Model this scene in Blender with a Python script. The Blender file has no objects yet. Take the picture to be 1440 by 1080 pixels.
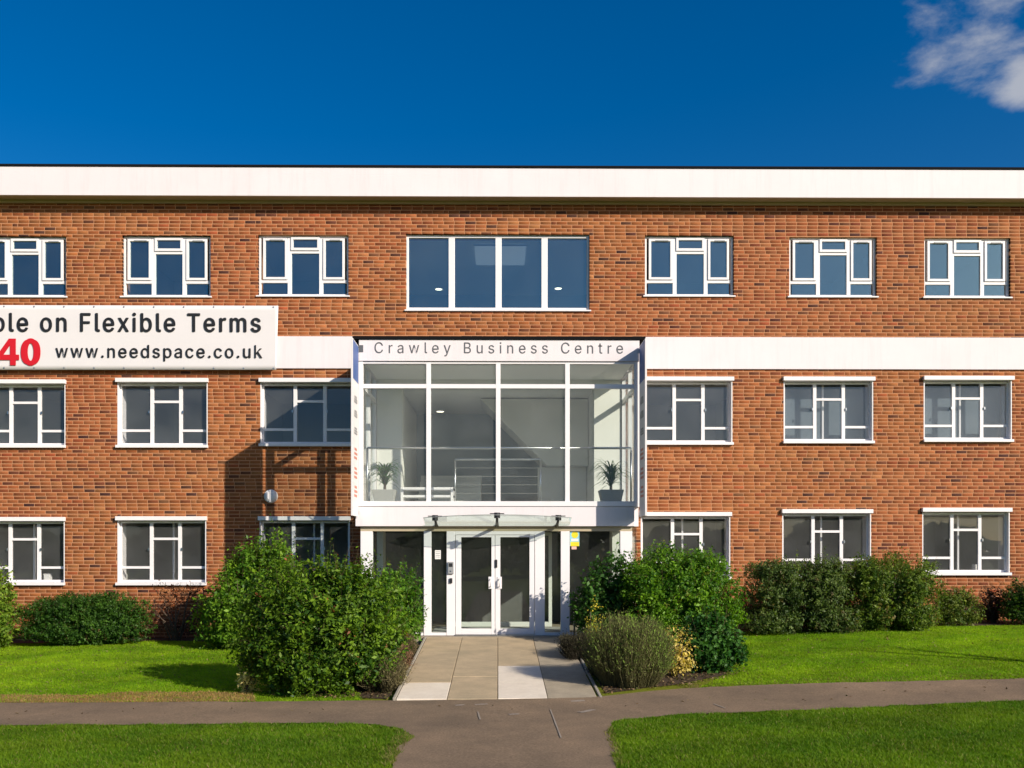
import bpy, bmesh, math, random
import numpy as np
from mathutils import Matrix, Vector

random.seed(7); rng = np.random.default_rng(11)
scene = bpy.context.scene
col = scene.collection

# ------------------------------------------------------------------ camera
F = 1340.0                       # focal length in photo pixels (1440 wide)
CAM = Vector((0.0, -20.0, 1.6)); YAW = math.radians(0.5)
SX, SY = 0.0058, 235.0 / 1440.0
cd = bpy.data.cameras.new('camera'); cam = bpy.data.objects.new('camera', cd); col.objects.link(cam)
cam.location = CAM; cam.rotation_euler = (math.pi / 2, 0, -YAW)
cd.sensor_width = 36.0; cd.lens = 36.0 * F / 1440.0
cd.shift_x = SX; cd.shift_y = SY; cd.clip_start = 0.1; cd.clip_end = 3000
scene.camera = cam

# ------------------------------------------------------------------ world and sun
SUN = Vector((1.12, -1.0, 0.73)).normalized()      # towards the sun
EL = math.asin(SUN.z); AZ = math.atan2(SUN.x, SUN.y)
w = bpy.data.worlds.new('World'); scene.world = w; w.use_nodes = True
nt = w.node_tree; nt.nodes.clear()
def wn(t, **k):
    n = nt.nodes.new(t)
    for a, b in k.items(): setattr(n, a, b)
    return n
sky = wn('ShaderNodeTexSky', sky_type='NISHITA', sun_disc=False, sun_elevation=EL, sun_rotation=AZ,
         altitude=900.0, air_density=1.0, dust_density=2.6, ozone_density=4.0)
hs = wn('ShaderNodeHueSaturation'); hs.inputs['Hue'].default_value = 0.503; hs.inputs['Saturation'].default_value = 1.385; hs.inputs['Value'].default_value = 1.0
nt.links.new(sky.outputs[0], hs.inputs['Color'])
tc = wn('ShaderNodeTexCoord')
mp = wn('ShaderNodeMapping'); mp.inputs['Scale'].default_value = (1.0, 1.0, 1.9)
nt.links.new(tc.outputs['Generated'], mp.inputs[0])
n1 = wn('ShaderNodeTexNoise'); n1.inputs['Scale'].default_value = 9.0; n1.inputs['Detail'].default_value = 7.0; n1.inputs['Roughness'].default_value = 0.58; n1.inputs['Distortion'].default_value = 0.15
nt.links.new(mp.outputs[0], n1.inputs['Vector'])
# sparse cloud clumps: direction spots, broken up by noise
spots = [((0.515, 1.0, 0.585), 0.085), ((0.462, 1.0, 0.560), 0.066), ((0.555, 1.0, 0.497), 0.040), ((-1.3, 0.8, 0.9), 0.16), ((1.2, -0.3, 0.8), 0.14), ((-0.5, -1.0, 0.55), 0.15), ((0.8, 0.9, 0.66), 0.14)]
acc = None
for d, r in spots:
    dv = Vector(d).normalized()
    vm = wn('ShaderNodeVectorMath', operation='DISTANCE'); nt.links.new(tc.outputs['Generated'], vm.inputs[0]); vm.inputs[1].default_value = dv
    mr = wn('ShaderNodeMapRange'); mr.inputs['From Min'].default_value = r; mr.inputs['From Max'].default_value = 0.0
    mr.inputs['To Min'].default_value = 0.0; mr.inputs['To Max'].default_value = 0.30
    nt.links.new(vm.outputs['Value'], mr.inputs['Value'])
    if acc is None: acc = mr.outputs[0]
    else:
        ad = wn('ShaderNodeMath', operation='MAXIMUM'); nt.links.new(acc, ad.inputs[0]); nt.links.new(mr.outputs[0], ad.inputs[1]); acc = ad.outputs[0]
ad = wn('ShaderNodeMath', operation='ADD'); nt.links.new(acc, ad.inputs[0]); nt.links.new(n1.outputs[0], ad.inputs[1])
mr = wn('ShaderNodeMapRange', interpolation_type='SMOOTHSTEP'); mr.inputs['From Min'].default_value = 0.56; mr.inputs['From Max'].default_value = 0.84
mr.inputs['To Max'].default_value = 0.68
nt.links.new(ad.outputs[0], mr.inputs['Value'])
gate = wn('ShaderNodeMath', operation='GREATER_THAN'); nt.links.new(acc, gate.inputs[0]); gate.inputs[1].default_value = 0.0005
mu = wn('ShaderNodeMath', operation='MULTIPLY'); nt.links.new(mr.outputs[0], mu.inputs[0]); nt.links.new(gate.outputs[0], mu.inputs[1])
mx = wn('ShaderNodeMix', data_type='RGBA'); nt.links.new(mu.outputs[0], mx.inputs['Factor'])
nt.links.new(hs.outputs[0], mx.inputs['A']); mx.inputs['B'].default_value = (5.4, 5.4, 5.5, 1)
bg = wn('ShaderNodeBackground'); bg.inputs['Strength'].default_value = 0.085
nt.links.new(mx.outputs['Result'], bg.inputs['Color'])
wo = wn('ShaderNodeOutputWorld'); nt.links.new(bg.outputs[0], wo.inputs[0])

sd = bpy.data.lights.new('sun', 'SUN'); sd.energy = 4.8; sd.angle = math.radians(0.53); sd.color = (1.0, 0.90, 0.76)
so = bpy.data.objects.new('sun', sd); col.objects.link(so); so.location = SUN * 60
so.rotation_euler = SUN.to_track_quat('Z', 'Y').to_euler()
vs = scene.view_settings; vs.view_transform = 'Standard'; vs.look = 'None'; vs.exposure = 0.40; vs.gamma = 1.0; vs.use_curve_mapping = False
scene.render.engine = 'CYCLES'
cy = scene.cycles; cy.max_bounces = 9; cy.diffuse_bounces = 4; cy.glossy_bounces = 4; cy.transmission_bounces = 6; cy.transparent_max_bounces = 40
cy.caustics_reflective = False; cy.caustics_refractive = False

# ------------------------------------------------------------------ photo measure -> metres
FWD = Vector((math.sin(YAW), math.cos(YAW), 0)); RGT = Vector((math.cos(YAW), -math.sin(YAW), 0))
def ray(px, py):
    u = (px - 720) / F + SX * 1440 / F; v = (540 - py) / F + SY * 1440 / F
    return FWD + RGT * u + Vector((0, 0, v))
def at(px, py, Y):
    d = ray(px, py); t = (Y - CAM.y) / d.y; p = CAM + d * t
    return p.x, p.z
def sstep(a, b, v):
    t = min(1, max(0, (v - a) / (b - a))); return t * t * (3 - 2 * t)
def g(x, y):                                   # ground height
    t = -y
    h = -0.07 - 0.29 * min(1, max(0, (t - 0.8) / 7.0)) ** 1.0
    xc = max(-9, min(9, x))
    h += 0.021 * xc * (1 - 0.4 * sstep(3, 9, t))
    h += 0.012 * math.sin(x * 1.3 + y * 0.7) * sstep(2.5, 4, abs(x)) * (1 - sstep(6.5, 7.3, t))
    return h
def gp(px, py):
    d = ray(px, py); lo, hi = 3.0, 40.0
    t = 6.0
    prev = t
    while t < 60:
        p = CAM + d * t
        if p.z < g(p.x, p.y): break
        prev = t; t += 0.25
    lo, hi = prev, t
    for _ in range(30):
        m = (lo + hi) / 2; p = CAM + d * m
        if p.z < g(p.x, p.y): hi = m
        else: lo = m
    return p.x, p.y

# ------------------------------------------------------------------ materials
def mat(name, base=(.5, .5, .5), rough=.6, metal=0, spec=.5, noise=0, nscale=20, bump=0, bscale=80, attr=None, col2=None, cscale=4, emis=None, estr=0, coat=0):
    m = bpy.data.materials.new(name); m.use_nodes = True; t = m.node_tree; b = t.nodes['Principled BSDF']
    b.inputs['Base Color'].default_value = (*base, 1); b.inputs['Roughness'].default_value = rough; b.inputs['Metallic'].default_value = metal
    b.inputs['Specular IOR Level'].default_value = spec; b.inputs['Coat Weight'].default_value = coat
    if emis: b.inputs['Emission Color'].default_value = (*emis, 1); b.inputs['Emission Strength'].default_value = estr
    tcn = t.nodes.new('ShaderNodeTexCoord'); geo = t.nodes.new('ShaderNodeNewGeometry')
    src = None
    if attr:
        a = t.nodes.new('ShaderNodeAttribute'); a.attribute_name = attr; src = a.outputs['Color']
    if col2:
        nz = t.nodes.new('ShaderNodeTexNoise'); nz.inputs['Scale'].default_value = cscale; nz.inputs['Detail'].default_value = 6; nz.inputs['Roughness'].default_value = .65
        t.links.new(geo.outputs['Position'], nz.inputs['Vector'])
        r = t.nodes.new('ShaderNodeMapRange'); r.inputs['From Min'].default_value = .36; r.inputs['From Max'].default_value = .66
        t.links.new(nz.outputs[0], r.inputs['Value'])
        x = t.nodes.new('ShaderNodeMix'); x.data_type = 'RGBA'; t.links.new(r.outputs[0], x.inputs['Factor'])
        x.inputs['A'].default_value = (*base, 1); x.inputs['B'].default_value = (*col2, 1); src = x.outputs['Result']
    if noise:
        nz = t.nodes.new('ShaderNodeTexNoise'); nz.inputs['Scale'].default_value = nscale; nz.inputs['Detail'].default_value = 8; nz.inputs['Roughness'].default_value = .7
        t.links.new(geo.outputs['Position'], nz.inputs['Vector'])
        r = t.nodes.new('ShaderNodeMapRange'); r.inputs['From Min'].default_value = .25; r.inputs['From Max'].default_value = .75
        r.inputs['To Min'].default_value = 1 - noise; r.inputs['To Max'].default_value = 1 + noise
        t.links.new(nz.outputs[0], r.inputs['Value'])
        x = t.nodes.new('ShaderNodeMix'); x.data_type = 'RGBA'; x.blend_type = 'MULTIPLY'; x.inputs['Factor'].default_value = 1
        if src: t.links.new(src, x.inputs['A'])
        else: x.inputs['A'].default_value = (*base, 1)
        t.links.new(r.outputs[0], x.inputs['B']); src = x.outputs['Result']
    if src: t.links.new(src, b.inputs['Base Color'])
    if bump:
        nz = t.nodes.new('ShaderNodeTexNoise'); nz.inputs['Scale'].default_value = bscale; nz.inputs['Detail'].default_value = 6
        t.links.new(geo.outputs['Position'], nz.inputs['Vector'])
        bp = t.nodes.new('ShaderNodeBump'); bp.inputs['Strength'].default_value = bump; bp.inputs['Distance'].default_value = .01
        t.links.new(nz.outputs[0], bp.inputs['Height']); t.links.new(bp.outputs[0], b.inputs['Normal'])
    return m
def streaks(m, amt=.05):
    t = m.node_tree; b = t.nodes['Principled BSDF']; geo = t.nodes.new('ShaderNodeNewGeometry'); mp_ = t.nodes.new('ShaderNodeMapping'); mp_.inputs['Scale'].default_value = (5, 5, .35)
    t.links.new(geo.outputs['Position'], mp_.inputs[0]); nz = t.nodes.new('ShaderNodeTexNoise'); nz.inputs['Scale'].default_value = 1.5; nz.inputs['Detail'].default_value = 7; nz.inputs['Roughness'].default_value = .7
    t.links.new(mp_.outputs[0], nz.inputs['Vector']); r = t.nodes.new('ShaderNodeMapRange'); r.inputs['From Min'].default_value = .5; r.inputs['From Max'].default_value = .8; r.inputs['To Min'].default_value = 1; r.inputs['To Max'].default_value = 1 - amt * 2
    t.links.new(nz.outputs[0], r.inputs['Value']); x = t.nodes.new('ShaderNodeMix'); x.data_type = 'RGBA'; x.blend_type = 'MULTIPLY'; x.inputs['Factor'].default_value = 1
    src = b.inputs['Base Color'].links[0].from_socket; t.links.new(src, x.inputs['A']); t.links.new(r.outputs[0], x.inputs['B']); t.links.new(x.outputs['Result'], b.inputs['Base Color'])
def leafmat(name, trans=.34, rough=.5, spec=.22):
    m = bpy.data.materials.new(name); m.use_nodes = True; t = m.node_tree; b = t.nodes['Principled BSDF']
    a = t.nodes.new('ShaderNodeAttribute'); a.attribute_name = 'col'
    t.links.new(a.outputs['Color'], b.inputs['Base Color']); b.inputs['Roughness'].default_value = rough; b.inputs['Specular IOR Level'].default_value = spec
    tr = t.nodes.new('ShaderNodeBsdfTranslucent')
    gm = t.nodes.new('ShaderNodeMix'); gm.data_type = 'RGBA'; gm.blend_type = 'MULTIPLY'; gm.inputs['Factor'].default_value = 1; gm.inputs['B'].default_value = (1.5, 1.7, .5, 1)
    t.links.new(a.outputs['Color'], gm.inputs['A']); t.links.new(gm.outputs['Result'], tr.inputs['Color'])
    ms = t.nodes.new('ShaderNodeMixShader'); ms.inputs[0].default_value = trans
    t.links.new(b.outputs[0], ms.inputs[1]); t.links.new(tr.outputs[0], ms.inputs[2]); t.links.new(ms.outputs[0], t.nodes['Material Output'].inputs[0])
    return m
def glassmat(name, ior=1.6, tint=(.9, .94, .93), wob=.0, dust=0, refl=(.95, .97, 1)):
    m = bpy.data.materials.new(name); m.use_nodes = True; t = m.node_tree; t.nodes.remove(t.nodes['Principled BSDF'])
    fr = t.nodes.new('ShaderNodeFresnel'); gb = t.nodes.new('ShaderNodeNewGeometry')   # both faces of a thin pane reflect alike
    im = t.nodes.new('ShaderNodeMapRange'); im.inputs['To Min'].default_value = ior; im.inputs['To Max'].default_value = 1 / ior
    t.links.new(gb.outputs['Backfacing'], im.inputs['Value']); t.links.new(im.outputs[0], fr.inputs['IOR'])
    tr = t.nodes.new('ShaderNodeBsdfTransparent'); tr.inputs[0].default_value = (*tint, 1)
    gl = t.nodes.new('ShaderNodeBsdfGlossy'); gl.inputs['Roughness'].default_value = .0; gl.inputs['Color'].default_value = (*refl, 1)
    if wob:
        geo = t.nodes.new('ShaderNodeNewGeometry')
        nz = t.nodes.new('ShaderNodeTexNoise'); nz.inputs['Scale'].default_value = 1.1; nz.inputs['Detail'].default_value = 1
        t.links.new(geo.outputs['Position'], nz.inputs['Vector'])
        bp = t.nodes.new('ShaderNodeBump'); bp.inputs['Strength'].default_value = wob; bp.inputs['Distance'].default_value = .02
        t.links.new(nz.outputs[0], bp.inputs['Height']); t.links.new(bp.outputs[0], gl.inputs['Normal'])
    ms = t.nodes.new('ShaderNodeMixShader'); t.links.new(fr.outputs[0], ms.inputs[0]); t.links.new(tr.outputs[0], ms.inputs[1]); t.links.new(gl.outputs[0], ms.inputs[2])
    last = ms.outputs[0]
    if dust:                                       # film of dust that catches the sun
        df_ = t.nodes.new('ShaderNodeBsdfDiffuse'); df_.inputs[0].default_value = (.75, .76, .76, 1); g2 = t.nodes.new('ShaderNodeNewGeometry')
        nd = t.nodes.new('ShaderNodeTexNoise'); nd.inputs['Scale'].default_value = 2.2; nd.inputs['Detail'].default_value = 5; t.links.new(g2.outputs['Position'], nd.inputs['Vector'])
        rd = t.nodes.new('ShaderNodeMapRange'); rd.inputs['From Min'].default_value = .3; rd.inputs['From Max'].default_value = .7; rd.inputs['To Min'].default_value = dust * .7; rd.inputs['To Max'].default_value = dust * 1.3
        t.links.new(nd.outputs[0], rd.inputs['Value']); m2 = t.nodes.new('ShaderNodeMixShader'); t.links.new(rd.outputs[0], m2.inputs[0]); t.links.new(last, m2.inputs[1]); t.links.new(df_.outputs[0], m2.inputs[2]); last = m2.outputs[0]
    t.links.new(last, t.nodes['Material Output'].inputs[0])
    return m

M = {}
M['brick'] = mat('brick_clay', rough=.85, spec=.2, attr='col', noise=.16, nscale=38, bump=.35, bscale=140)
M['mortar'] = mat('mortar', (.485, .236, .124), rough=.95, spec=.1, noise=.15, nscale=9, bump=.4, bscale=120)
M['white_render'] = mat('white_painted_render', (.72, .672, .695), rough=.7, spec=.3, noise=.035, nscale=1.3, bump=.08, bscale=40)
streaks(M['white_render'], .05)
M['upvc'] = mat('white_upvc', (.77, .745, .76), rough=.35, noise=.03, nscale=3)
M['white_paint'] = mat('white_gloss_paint', (.76, .735, .745), rough=.4, noise=.05, nscale=6)
M['soffit'] = mat('cream_soffit_board', (.42, .35, .24), rough=.7, noise=.1, nscale=2)
M['black_felt'] = mat('black_roof_flashing', (.008, .008, .009), rough=.95, spec=.1)
M['roof'] = mat('grey_roof_felt', (.12, .12, .12), rough=.9, noise=.2)
M['glass'] = glassmat('window_glass', 1.5, (.94, .95, .95), .22, .030)
M['glass_upper'] = glassmat('coated_upper_glass', 2.3, (.86, .92, .92), .30, .010, (.70, 1, 1))
M['glass_clear'] = glassmat('porch_glass', 1.3, (.95, .97, .96), .03, .032)
M['glass_door'] = glassmat('clean_door_glass', 1.5, (.92, .96, .94), .05, .010)
M['glass_canopy'] = glassmat('canopy_glass', 1.3, (.90, .96, .92))
M['plaster'] = mat('white_plaster', (.72, .71, .67), rough=.8, noise=.03, nscale=1)
M['plaster_grey'] = mat('grey_plaster', (.70, .70, .67), rough=.8, noise=.04, nscale=1)
M['wall_slate'] = mat('slate_blue_wall', (.29, .36, .41), rough=.7, noise=.05, nscale=1)
M['carpet'] = mat('dark_carpet', (.40, .39, .37), rough=.95, noise=.2, nscale=60)
M['ceiling'] = mat('white_ceiling', (.80, .80, .77), rough=.9)
M['office_wall'] = mat('office_wall_paint', (.58, .58, .56), rough=.9)
M['dark_metal'] = mat('dark_grey_metal', (.05, .05, .055), rough=.4, metal=.6)
M['steel'] = mat('brushed_steel', (.55, .56, .57), rough=.3, metal=1)
M['black_plastic'] = mat('black_plastic', (.02, .02, .022), rough=.4)
M['grey_plastic'] = mat('grey_plastic', (.28, .29, .30), rough=.5)
M['vinyl'] = mat('white_banner_vinyl', (.69, .66, .665), rough=.45, noise=.02, nscale=2)
M['ink_black'] = mat('black_print', (.012, .012, .014), rough=.5)
M['ink_red'] = mat('red_print', (.55, .006, .015), rough=.5)
M['ink_blue'] = mat('blue_print', (.045, .10, .30), rough=.5)
M['ink_grey'] = mat('grey_print', (.10, .105, .115), rough=.5)
M['ink_faded_red'] = mat('faded_red_print', (.55, .20, .15), rough=.5)
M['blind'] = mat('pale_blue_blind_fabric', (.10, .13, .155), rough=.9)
M['tarmac'] = mat('tarmac', (.245, .172, .110), rough=.92, spec=.2, col2=(.155, .113, .076), cscale=.9, noise=.5, nscale=42, bump=.5, bscale=160)
M['slab'] = mat('buff_paving_slab', (.455, .35, .225), rough=.88, spec=.2, col2=(.34, .275, .18), cscale=2.2, noise=.18, nscale=60, bump=.3, bscale=150)
M['slab_white'] = mat('white_paving_slab', (.70, .62, .515), rough=.85, col2=(.62, .54, .44), cscale=3, noise=.08, nscale=20, bump=.2, bscale=150)
M['slab_grey'] = mat('grey_paving_slab', (.36, .30, .215), rough=.88, col2=(.28, .235, .17), cscale=4, noise=.18, nscale=40, bump=.3, bscale=150)
M['kerb'] = mat('concrete_edging', (.30, .27, .22), rough=.9, noise=.2, nscale=30, bump=.3)
M['soil'] = mat('lawn_soil', (.11, .14, .010), rough=.95, spec=.1, col2=(.15, .16, .014), cscale=1.2, noise=.35, nscale=30, bump=.6, bscale=60)
M['straw'] = mat('worn_straw_earth', (.27, .17, .085), rough=.95, spec=.1, col2=(.16, .12, .05), cscale=6, noise=.4, nscale=60, bump=.8, bscale=50)
M['bed'] = mat('bare_soil', (.07, .05, .035), rough=.95, spec=.1, noise=.4, nscale=30, bump=.8, bscale=40)
M['leaf'] = leafmat('leaf'); M['blade'] = leafmat('grass_blade', .40, .6, .15); M['twigleaf'] = leafmat('dry_stem', .12, .8, .1)
M['bark'] = mat('bark', (.09, .065, .045), rough=.9, noise=.4, nscale=30)
M['lamp'] = mat('lit_downlight', (.9, .9, .8), emis=(1, .92, .7), estr=2.5)
M['diffuser'] = mat('dim_light_diffuser', (.75, .78, .8), emis=(.8, .9, 1), estr=.12)
M['pot'] = mat('grey_planter', (.34, .34, .33), rough=.7, noise=.08)
M['yellow'] = mat('yellow_print', (.75, .62, .02), rough=.5); M['cyan'] = mat('light_blue_print', (.25, .55, .65), rough=.5); M['pink'] = mat('pink_print', (.75, .45, .38), rough=.5)
M['lobby_dark'] = mat('dark_lobby_panelling', (.10, .105, .10), rough=.7)
M['paper'] = mat('white_paper', (.75, .74, .72), rough=.8)
M['crack'] = mat('pale_worn_mark', (.27, .225, .18), rough=.9, noise=.5, nscale=60)

# ------------------------------------------------------------------ mesh helpers
class MB:
    def __init__(s): s.v = []; s.f = []
    def box(s, x0, x1, y0, y1, z0, z1):
        b = len(s.v)
        s.v += [(x0, y0, z0), (x1, y0, z0), (x1, y1, z0), (x0, y1, z0), (x0, y0, z1), (x1, y0, z1), (x1, y1, z1), (x0, y1, z1)]
        s.f += [tuple(b + i for i in q) for q in ((0, 3, 2, 1), (4, 5, 6, 7), (0, 1, 5, 4), (1, 2, 6, 5), (2, 3, 7, 6), (3, 0, 4, 7))]
        return s
    def ring(s, x0, x1, z0, z1, t, y0, y1, tb=None, tt=None):
        tb = tb or t; tt = tt or t
        s.box(x0, x0 + t, y0, y1, z0, z1); s.box(x1 - t, x1, y0, y1, z0, z1)
        s.box(x0 + t, x1 - t, y0, y1, z0, z0 + tb); s.box(x0 + t, x1 - t, y0, y1, z1 - tt, z1); return s
    def tube(s, pts, rad, n=8):
        pts = [Vector(p) for p in pts]; rad = rad if isinstance(rad, (list, tuple)) else [rad] * len(pts)
        b = len(s.v); prevx = None
        for i, p in enumerate(pts):
            d = (pts[min(i + 1, len(pts) - 1)] - pts[max(i - 1, 0)]).normalized()
            x = d.orthogonal().normalized() if prevx is None else (prevx - d * prevx.dot(d)).normalized()
            prevx = x; y = d.cross(x)
            for k in range(n):
                a = 2 * math.pi * k / n; s.v.append(tuple(p + (x * math.cos(a) + y * math.sin(a)) * rad[i]))
        for i in range(len(pts) - 1):
            for k in range(n):
                s.f.append((b + i * n + k, b + i * n + (k + 1) % n, b + (i + 1) * n + (k + 1) % n, b + (i + 1) * n + k))
        s.f.append(tuple(b + k for k in reversed(range(n)))); s.f.append(tuple(b + (len(pts) - 1) * n + k for k in range(n))); return s
    def prism(s, poly, y0, y1):              # polygon in x,z extruded along y
        b = len(s.v); n = len(poly)
        s.v += [(x, y0, z) for x, z in poly] + [(x, y1, z) for x, z in poly]
        s.f.append(tuple(range(b, b + n))); s.f.append(tuple(reversed(range(b + n, b + 2 * n))))
        for i in range(n): s.f.append((b + i, b + n + i, b + n + (i + 1) % n, b + (i + 1) % n))
        return s
    def mesh(s, name):
        m = bpy.data.meshes.new(name); m.from_pydata(s.v, [], s.f); m.update(); return m
def link(name, data, m=None, parent=None, bevel=0, smooth=False):
    o = bpy.data.objects.new(name, data); col.objects.link(o)
    if m is not None and data is not None:
        data.materials.clear(); data.materials.append(M[m] if isinstance(m, str) else m)
    if parent is not None:
        o.parent = parent
        if parent.type == 'EMPTY': o.matrix_parent_inverse = Matrix.Translation(-Vector(parent.location))
    if bevel:
        bv = o.modifiers.new('bevel', 'BEVEL'); bv.width = bevel; bv.segments = 2; bv.limit_method = 'ANGLE'
    if smooth and data is not None:
        for p in data.polygons: p.use_smooth = True
    return o
def part(name, mb, m, parent=None, bevel=0, smooth=False): return link(name, mb.mesh(name), m, parent, bevel, smooth)
def B(*a): return MB().box(*a)
def thing(name, label, cat, loc=(0, 0, 0), group=None):
    o = bpy.data.objects.new(name, None); col.objects.link(o); o.location = loc; o.empty_display_size = .2
    o['label'] = label; o['category'] = cat
    if group: o['group'] = group
    return o
def tag(o, label, cat, group=None, kind=None):
    o['label'] = label
    if cat: o['category'] = cat
    if group: o['group'] = group
    if kind: o['kind'] = kind
    return o
def npmesh(name, V, faces_n, FI, colors=None):
    """V (N,3); FI flat loop indices, faces_n verts per face; colors (N,3)"""
    m = bpy.data.meshes.new(name); V = np.ascontiguousarray(V, dtype=np.float32); FI = np.ascontiguousarray(FI, dtype=np.int32).ravel(); nf = len(FI) // faces_n
    m.vertices.add(len(V)); m.vertices.foreach_set('co', V.ravel())
    m.loops.add(len(FI)); m.loops.foreach_set('vertex_index', FI)
    m.polygons.add(nf); m.polygons.foreach_set('loop_start', np.arange(nf, dtype=np.int32) * faces_n)
    if colors is not None:
        a = m.color_attributes.new('col', 'FLOAT_COLOR', 'POINT')
        c = np.ones((len(V), 4), dtype=np.float32); c[:, :3] = colors; a.data.foreach_set('color', c.ravel())
    m.update(calc_edges=True); return m
import os
try: FONT = bpy.data.fonts.load(os.path.join(bpy.utils.system_resource('DATAFILES'), 'fonts', 'Inter.woff2'))   # the sans serif that ships with Blender
except Exception: FONT = None
def text_mesh(body, bold=0.0, spacing=1.0, ext=.002):
    c = bpy.data.curves.new('lettering', 'FONT'); c.body = body
    if FONT: c.font = FONT
    c.extrude = ext; c.space_character = spacing; c.resolution_u = 4
    o = bpy.data.objects.new('lettering_tmp', c); col.objects.link(o)
    dg = bpy.context.evaluated_depsgraph_get(); m = bpy.data.meshes.new_from_object(o.evaluated_get(dg)); bpy.data.objects.remove(o); bpy.data.curves.remove(c)
    if bold:
        bm = bmesh.new(); bm.from_mesh(m); src = bm.faces[:]
        for q, (dx, dy) in enumerate(((bold, 0), (-bold, 0), (0, bold * .5), (0, -bold * .5))):
            gnew = bmesh.ops.duplicate(bm, geom=src); bmesh.ops.translate(bm, verts=[v for v in gnew['geom'] if isinstance(v, bmesh.types.BMVert)], vec=(dx, dy, -.0006 * (q + 1)))
        bm.to_mesh(m); bm.free()
    return m
def fit_text(m, x0, x1, z0, z1, y):        # lay the text in the x,z plane facing -y
    n = len(m.vertices); a = np.empty(n * 3, dtype=np.float32); m.vertices.foreach_get('co', a); a = a.reshape(-1, 3)
    mn, mx_ = a.min(0), a.max(0); o = np.empty_like(a)
    o[:, 0] = x0 + (a[:, 0] - mn[0]) / (mx_[0] - mn[0]) * (x1 - x0)
    o[:, 2] = z0 + (a[:, 1] - mn[1]) / (mx_[1] - mn[1]) * (z1 - z0)
    o[:, 1] = y - a[:, 2]
    m.vertices.foreach_set('co', o.ravel()); m.update(); return m

def letters(m, mt, parent, own={}):                # one object for each letter
    bm = bmesh.new(); bm.from_mesh(m); seen = set(); isl = []
    for f in bm.faces:
        if f in seen: continue
        st_, comp = [f], []; seen.add(f)
        while st_:
            q = st_.pop(); comp.append(q)
            for e in q.edges:
                for h in e.link_faces:
                    if h not in seen: seen.add(h); st_.append(h)
        xs = [v.co.x for q in comp for v in q.verts]; isl.append([min(xs), max(xs), comp])
    isl.sort(key=lambda a: a[0]); grp = []
    for a in isl:
        if grp and a[0] < grp[-1][1] - .45 * min(a[1] - a[0], grp[-1][1] - grp[-1][0]): grp[-1][1] = max(grp[-1][1], a[1]); grp[-1][2] += a[2]
        else: grp.append(list(a))
    for gi, a in enumerate(grp):
        mb = MB(); ix = {}
        if gi - len(grp) in own or gi in own:      # a letter drawn from outlines of its own, in its box
            vs_ = [v.co for q in a[2] for v in q.verts]; X0, X1 = min(v.x for v in vs_), max(v.x for v in vs_); Z0, Z1 = min(v.z for v in vs_), max(v.z for v in vs_); Y0, Y1 = min(v.y for v in vs_), max(v.y for v in vs_)
            for pl in own.get(gi, own.get(gi - len(grp))): mb.prism([(X0 + (X1 - X0) * px_, Z0 + (Z1 - Z0) * pz_) for px_, pz_ in pl], Y0, Y1)
            part('letter', mb, mt, parent); continue
        for q in a[2]:
            for v in q.verts:
                if v not in ix: ix[v] = len(mb.v); mb.v.append(tuple(v.co))
            mb.f.append(tuple(ix[v] for v in q.verts))
        part('letter', mb, mt, parent)
    bm.free(); bpy.data.meshes.remove(m)

# ================================================================== GROUND
GLYPH_K = [[(0, 0), (.2, 0), (.2, .23), (.33, .36), (.72, 0), (1, 0), (.49, .49), (.95, .74), (.66, .74), (.2, .40), (.2, 1), (0, 1)]]
GLYPH_4 = [[(.56, 0), (.84, 0), (.84, 1), (.56, 1)], [(0, .20), (.56, .20), (.56, .40), (0, .40)], [(.84, .20), (1, .20), (1, .40), (.84, .40)], [(0, .40), (.24, .40), (.56, .76), (.56, 1), (.5, 1), (0, .46)]]
XR = np.unique(np.concatenate([np.array([-400, -120, -60, -30, -20]), np.arange(-16, 16.01, .5), np.array([20, 30, 60, 120, 400.])]))
YR = np.unique(np.concatenate([np.array([-500, -150, -80, -50, -35, -25]), np.arange(-20, 2.01, .5), np.array([6, 15, 40, 100, 400.])]))
V = np.array([(x, y, g(x, y)) for y in YR for x in XR]); nx = len(XR)
FI = [(j * nx + i, j * nx + i + 1, (j + 1) * nx + i + 1, (j + 1) * nx + i) for j in range(len(YR) - 1) for i in range(nx - 1)]
ground = link('ground', npmesh('ground', V, 4, FI), 'soil', smooth=True); ground['kind'] = 'structure'; ground['label'] = 'gently sloping lawn ground in front of the building'

def sheet(name, poly, off, m):
    bm = bmesh.new(); vs_ = [bm.verts.new((x, y, 0)) for x, y in poly]; bm.faces.new(vs_)
    xs = [p[0] for p in poly]; ys = [p[1] for p in poly]
    for axis, lo, hi in ((0, min(xs), max(xs)), (1, min(ys), max(ys))):
        k = math.ceil(lo / .5) * .5
        while k < hi:
            co = Vector((k, 0, 0)) if axis == 0 else Vector((0, k, 0)); no = Vector((1, 0, 0)) if axis == 0 else Vector((0, 1, 0))
            bmesh.ops.bisect_plane(bm, geom=bm.verts[:] + bm.edges[:] + bm.faces[:], plane_co=co, plane_no=no); k += .5
    bmesh.ops.recalc_face_normals(bm, faces=bm.faces)
    for v in bm.verts: v.co.z = g(v.co.x, v.co.y) + off
    for f in bm.faces:
        if f.normal.z < 0: f.normal_flip()
    me = bpy.data.meshes.new(name); bm.to_mesh(me); bm.free()
    o = link(name, me, m); o['kind'] = 'structure'; return o
def wob(poly, amp, step=.18, seed=0):
    r = random.Random(seed); out = []
    for (x0, y0), (x1, y1) in zip(poly, poly[1:]):
        n = max(1, int(math.hypot(x1 - x0, y1 - y0) / step))
        for k in range(n): out.append((x0 + (x1 - x0) * k / n + r.uniform(-amp, amp), y0 + (y1 - y0) * k / n + r.uniform(-amp, amp)))
    out.append(poly[-1]); return out
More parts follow.
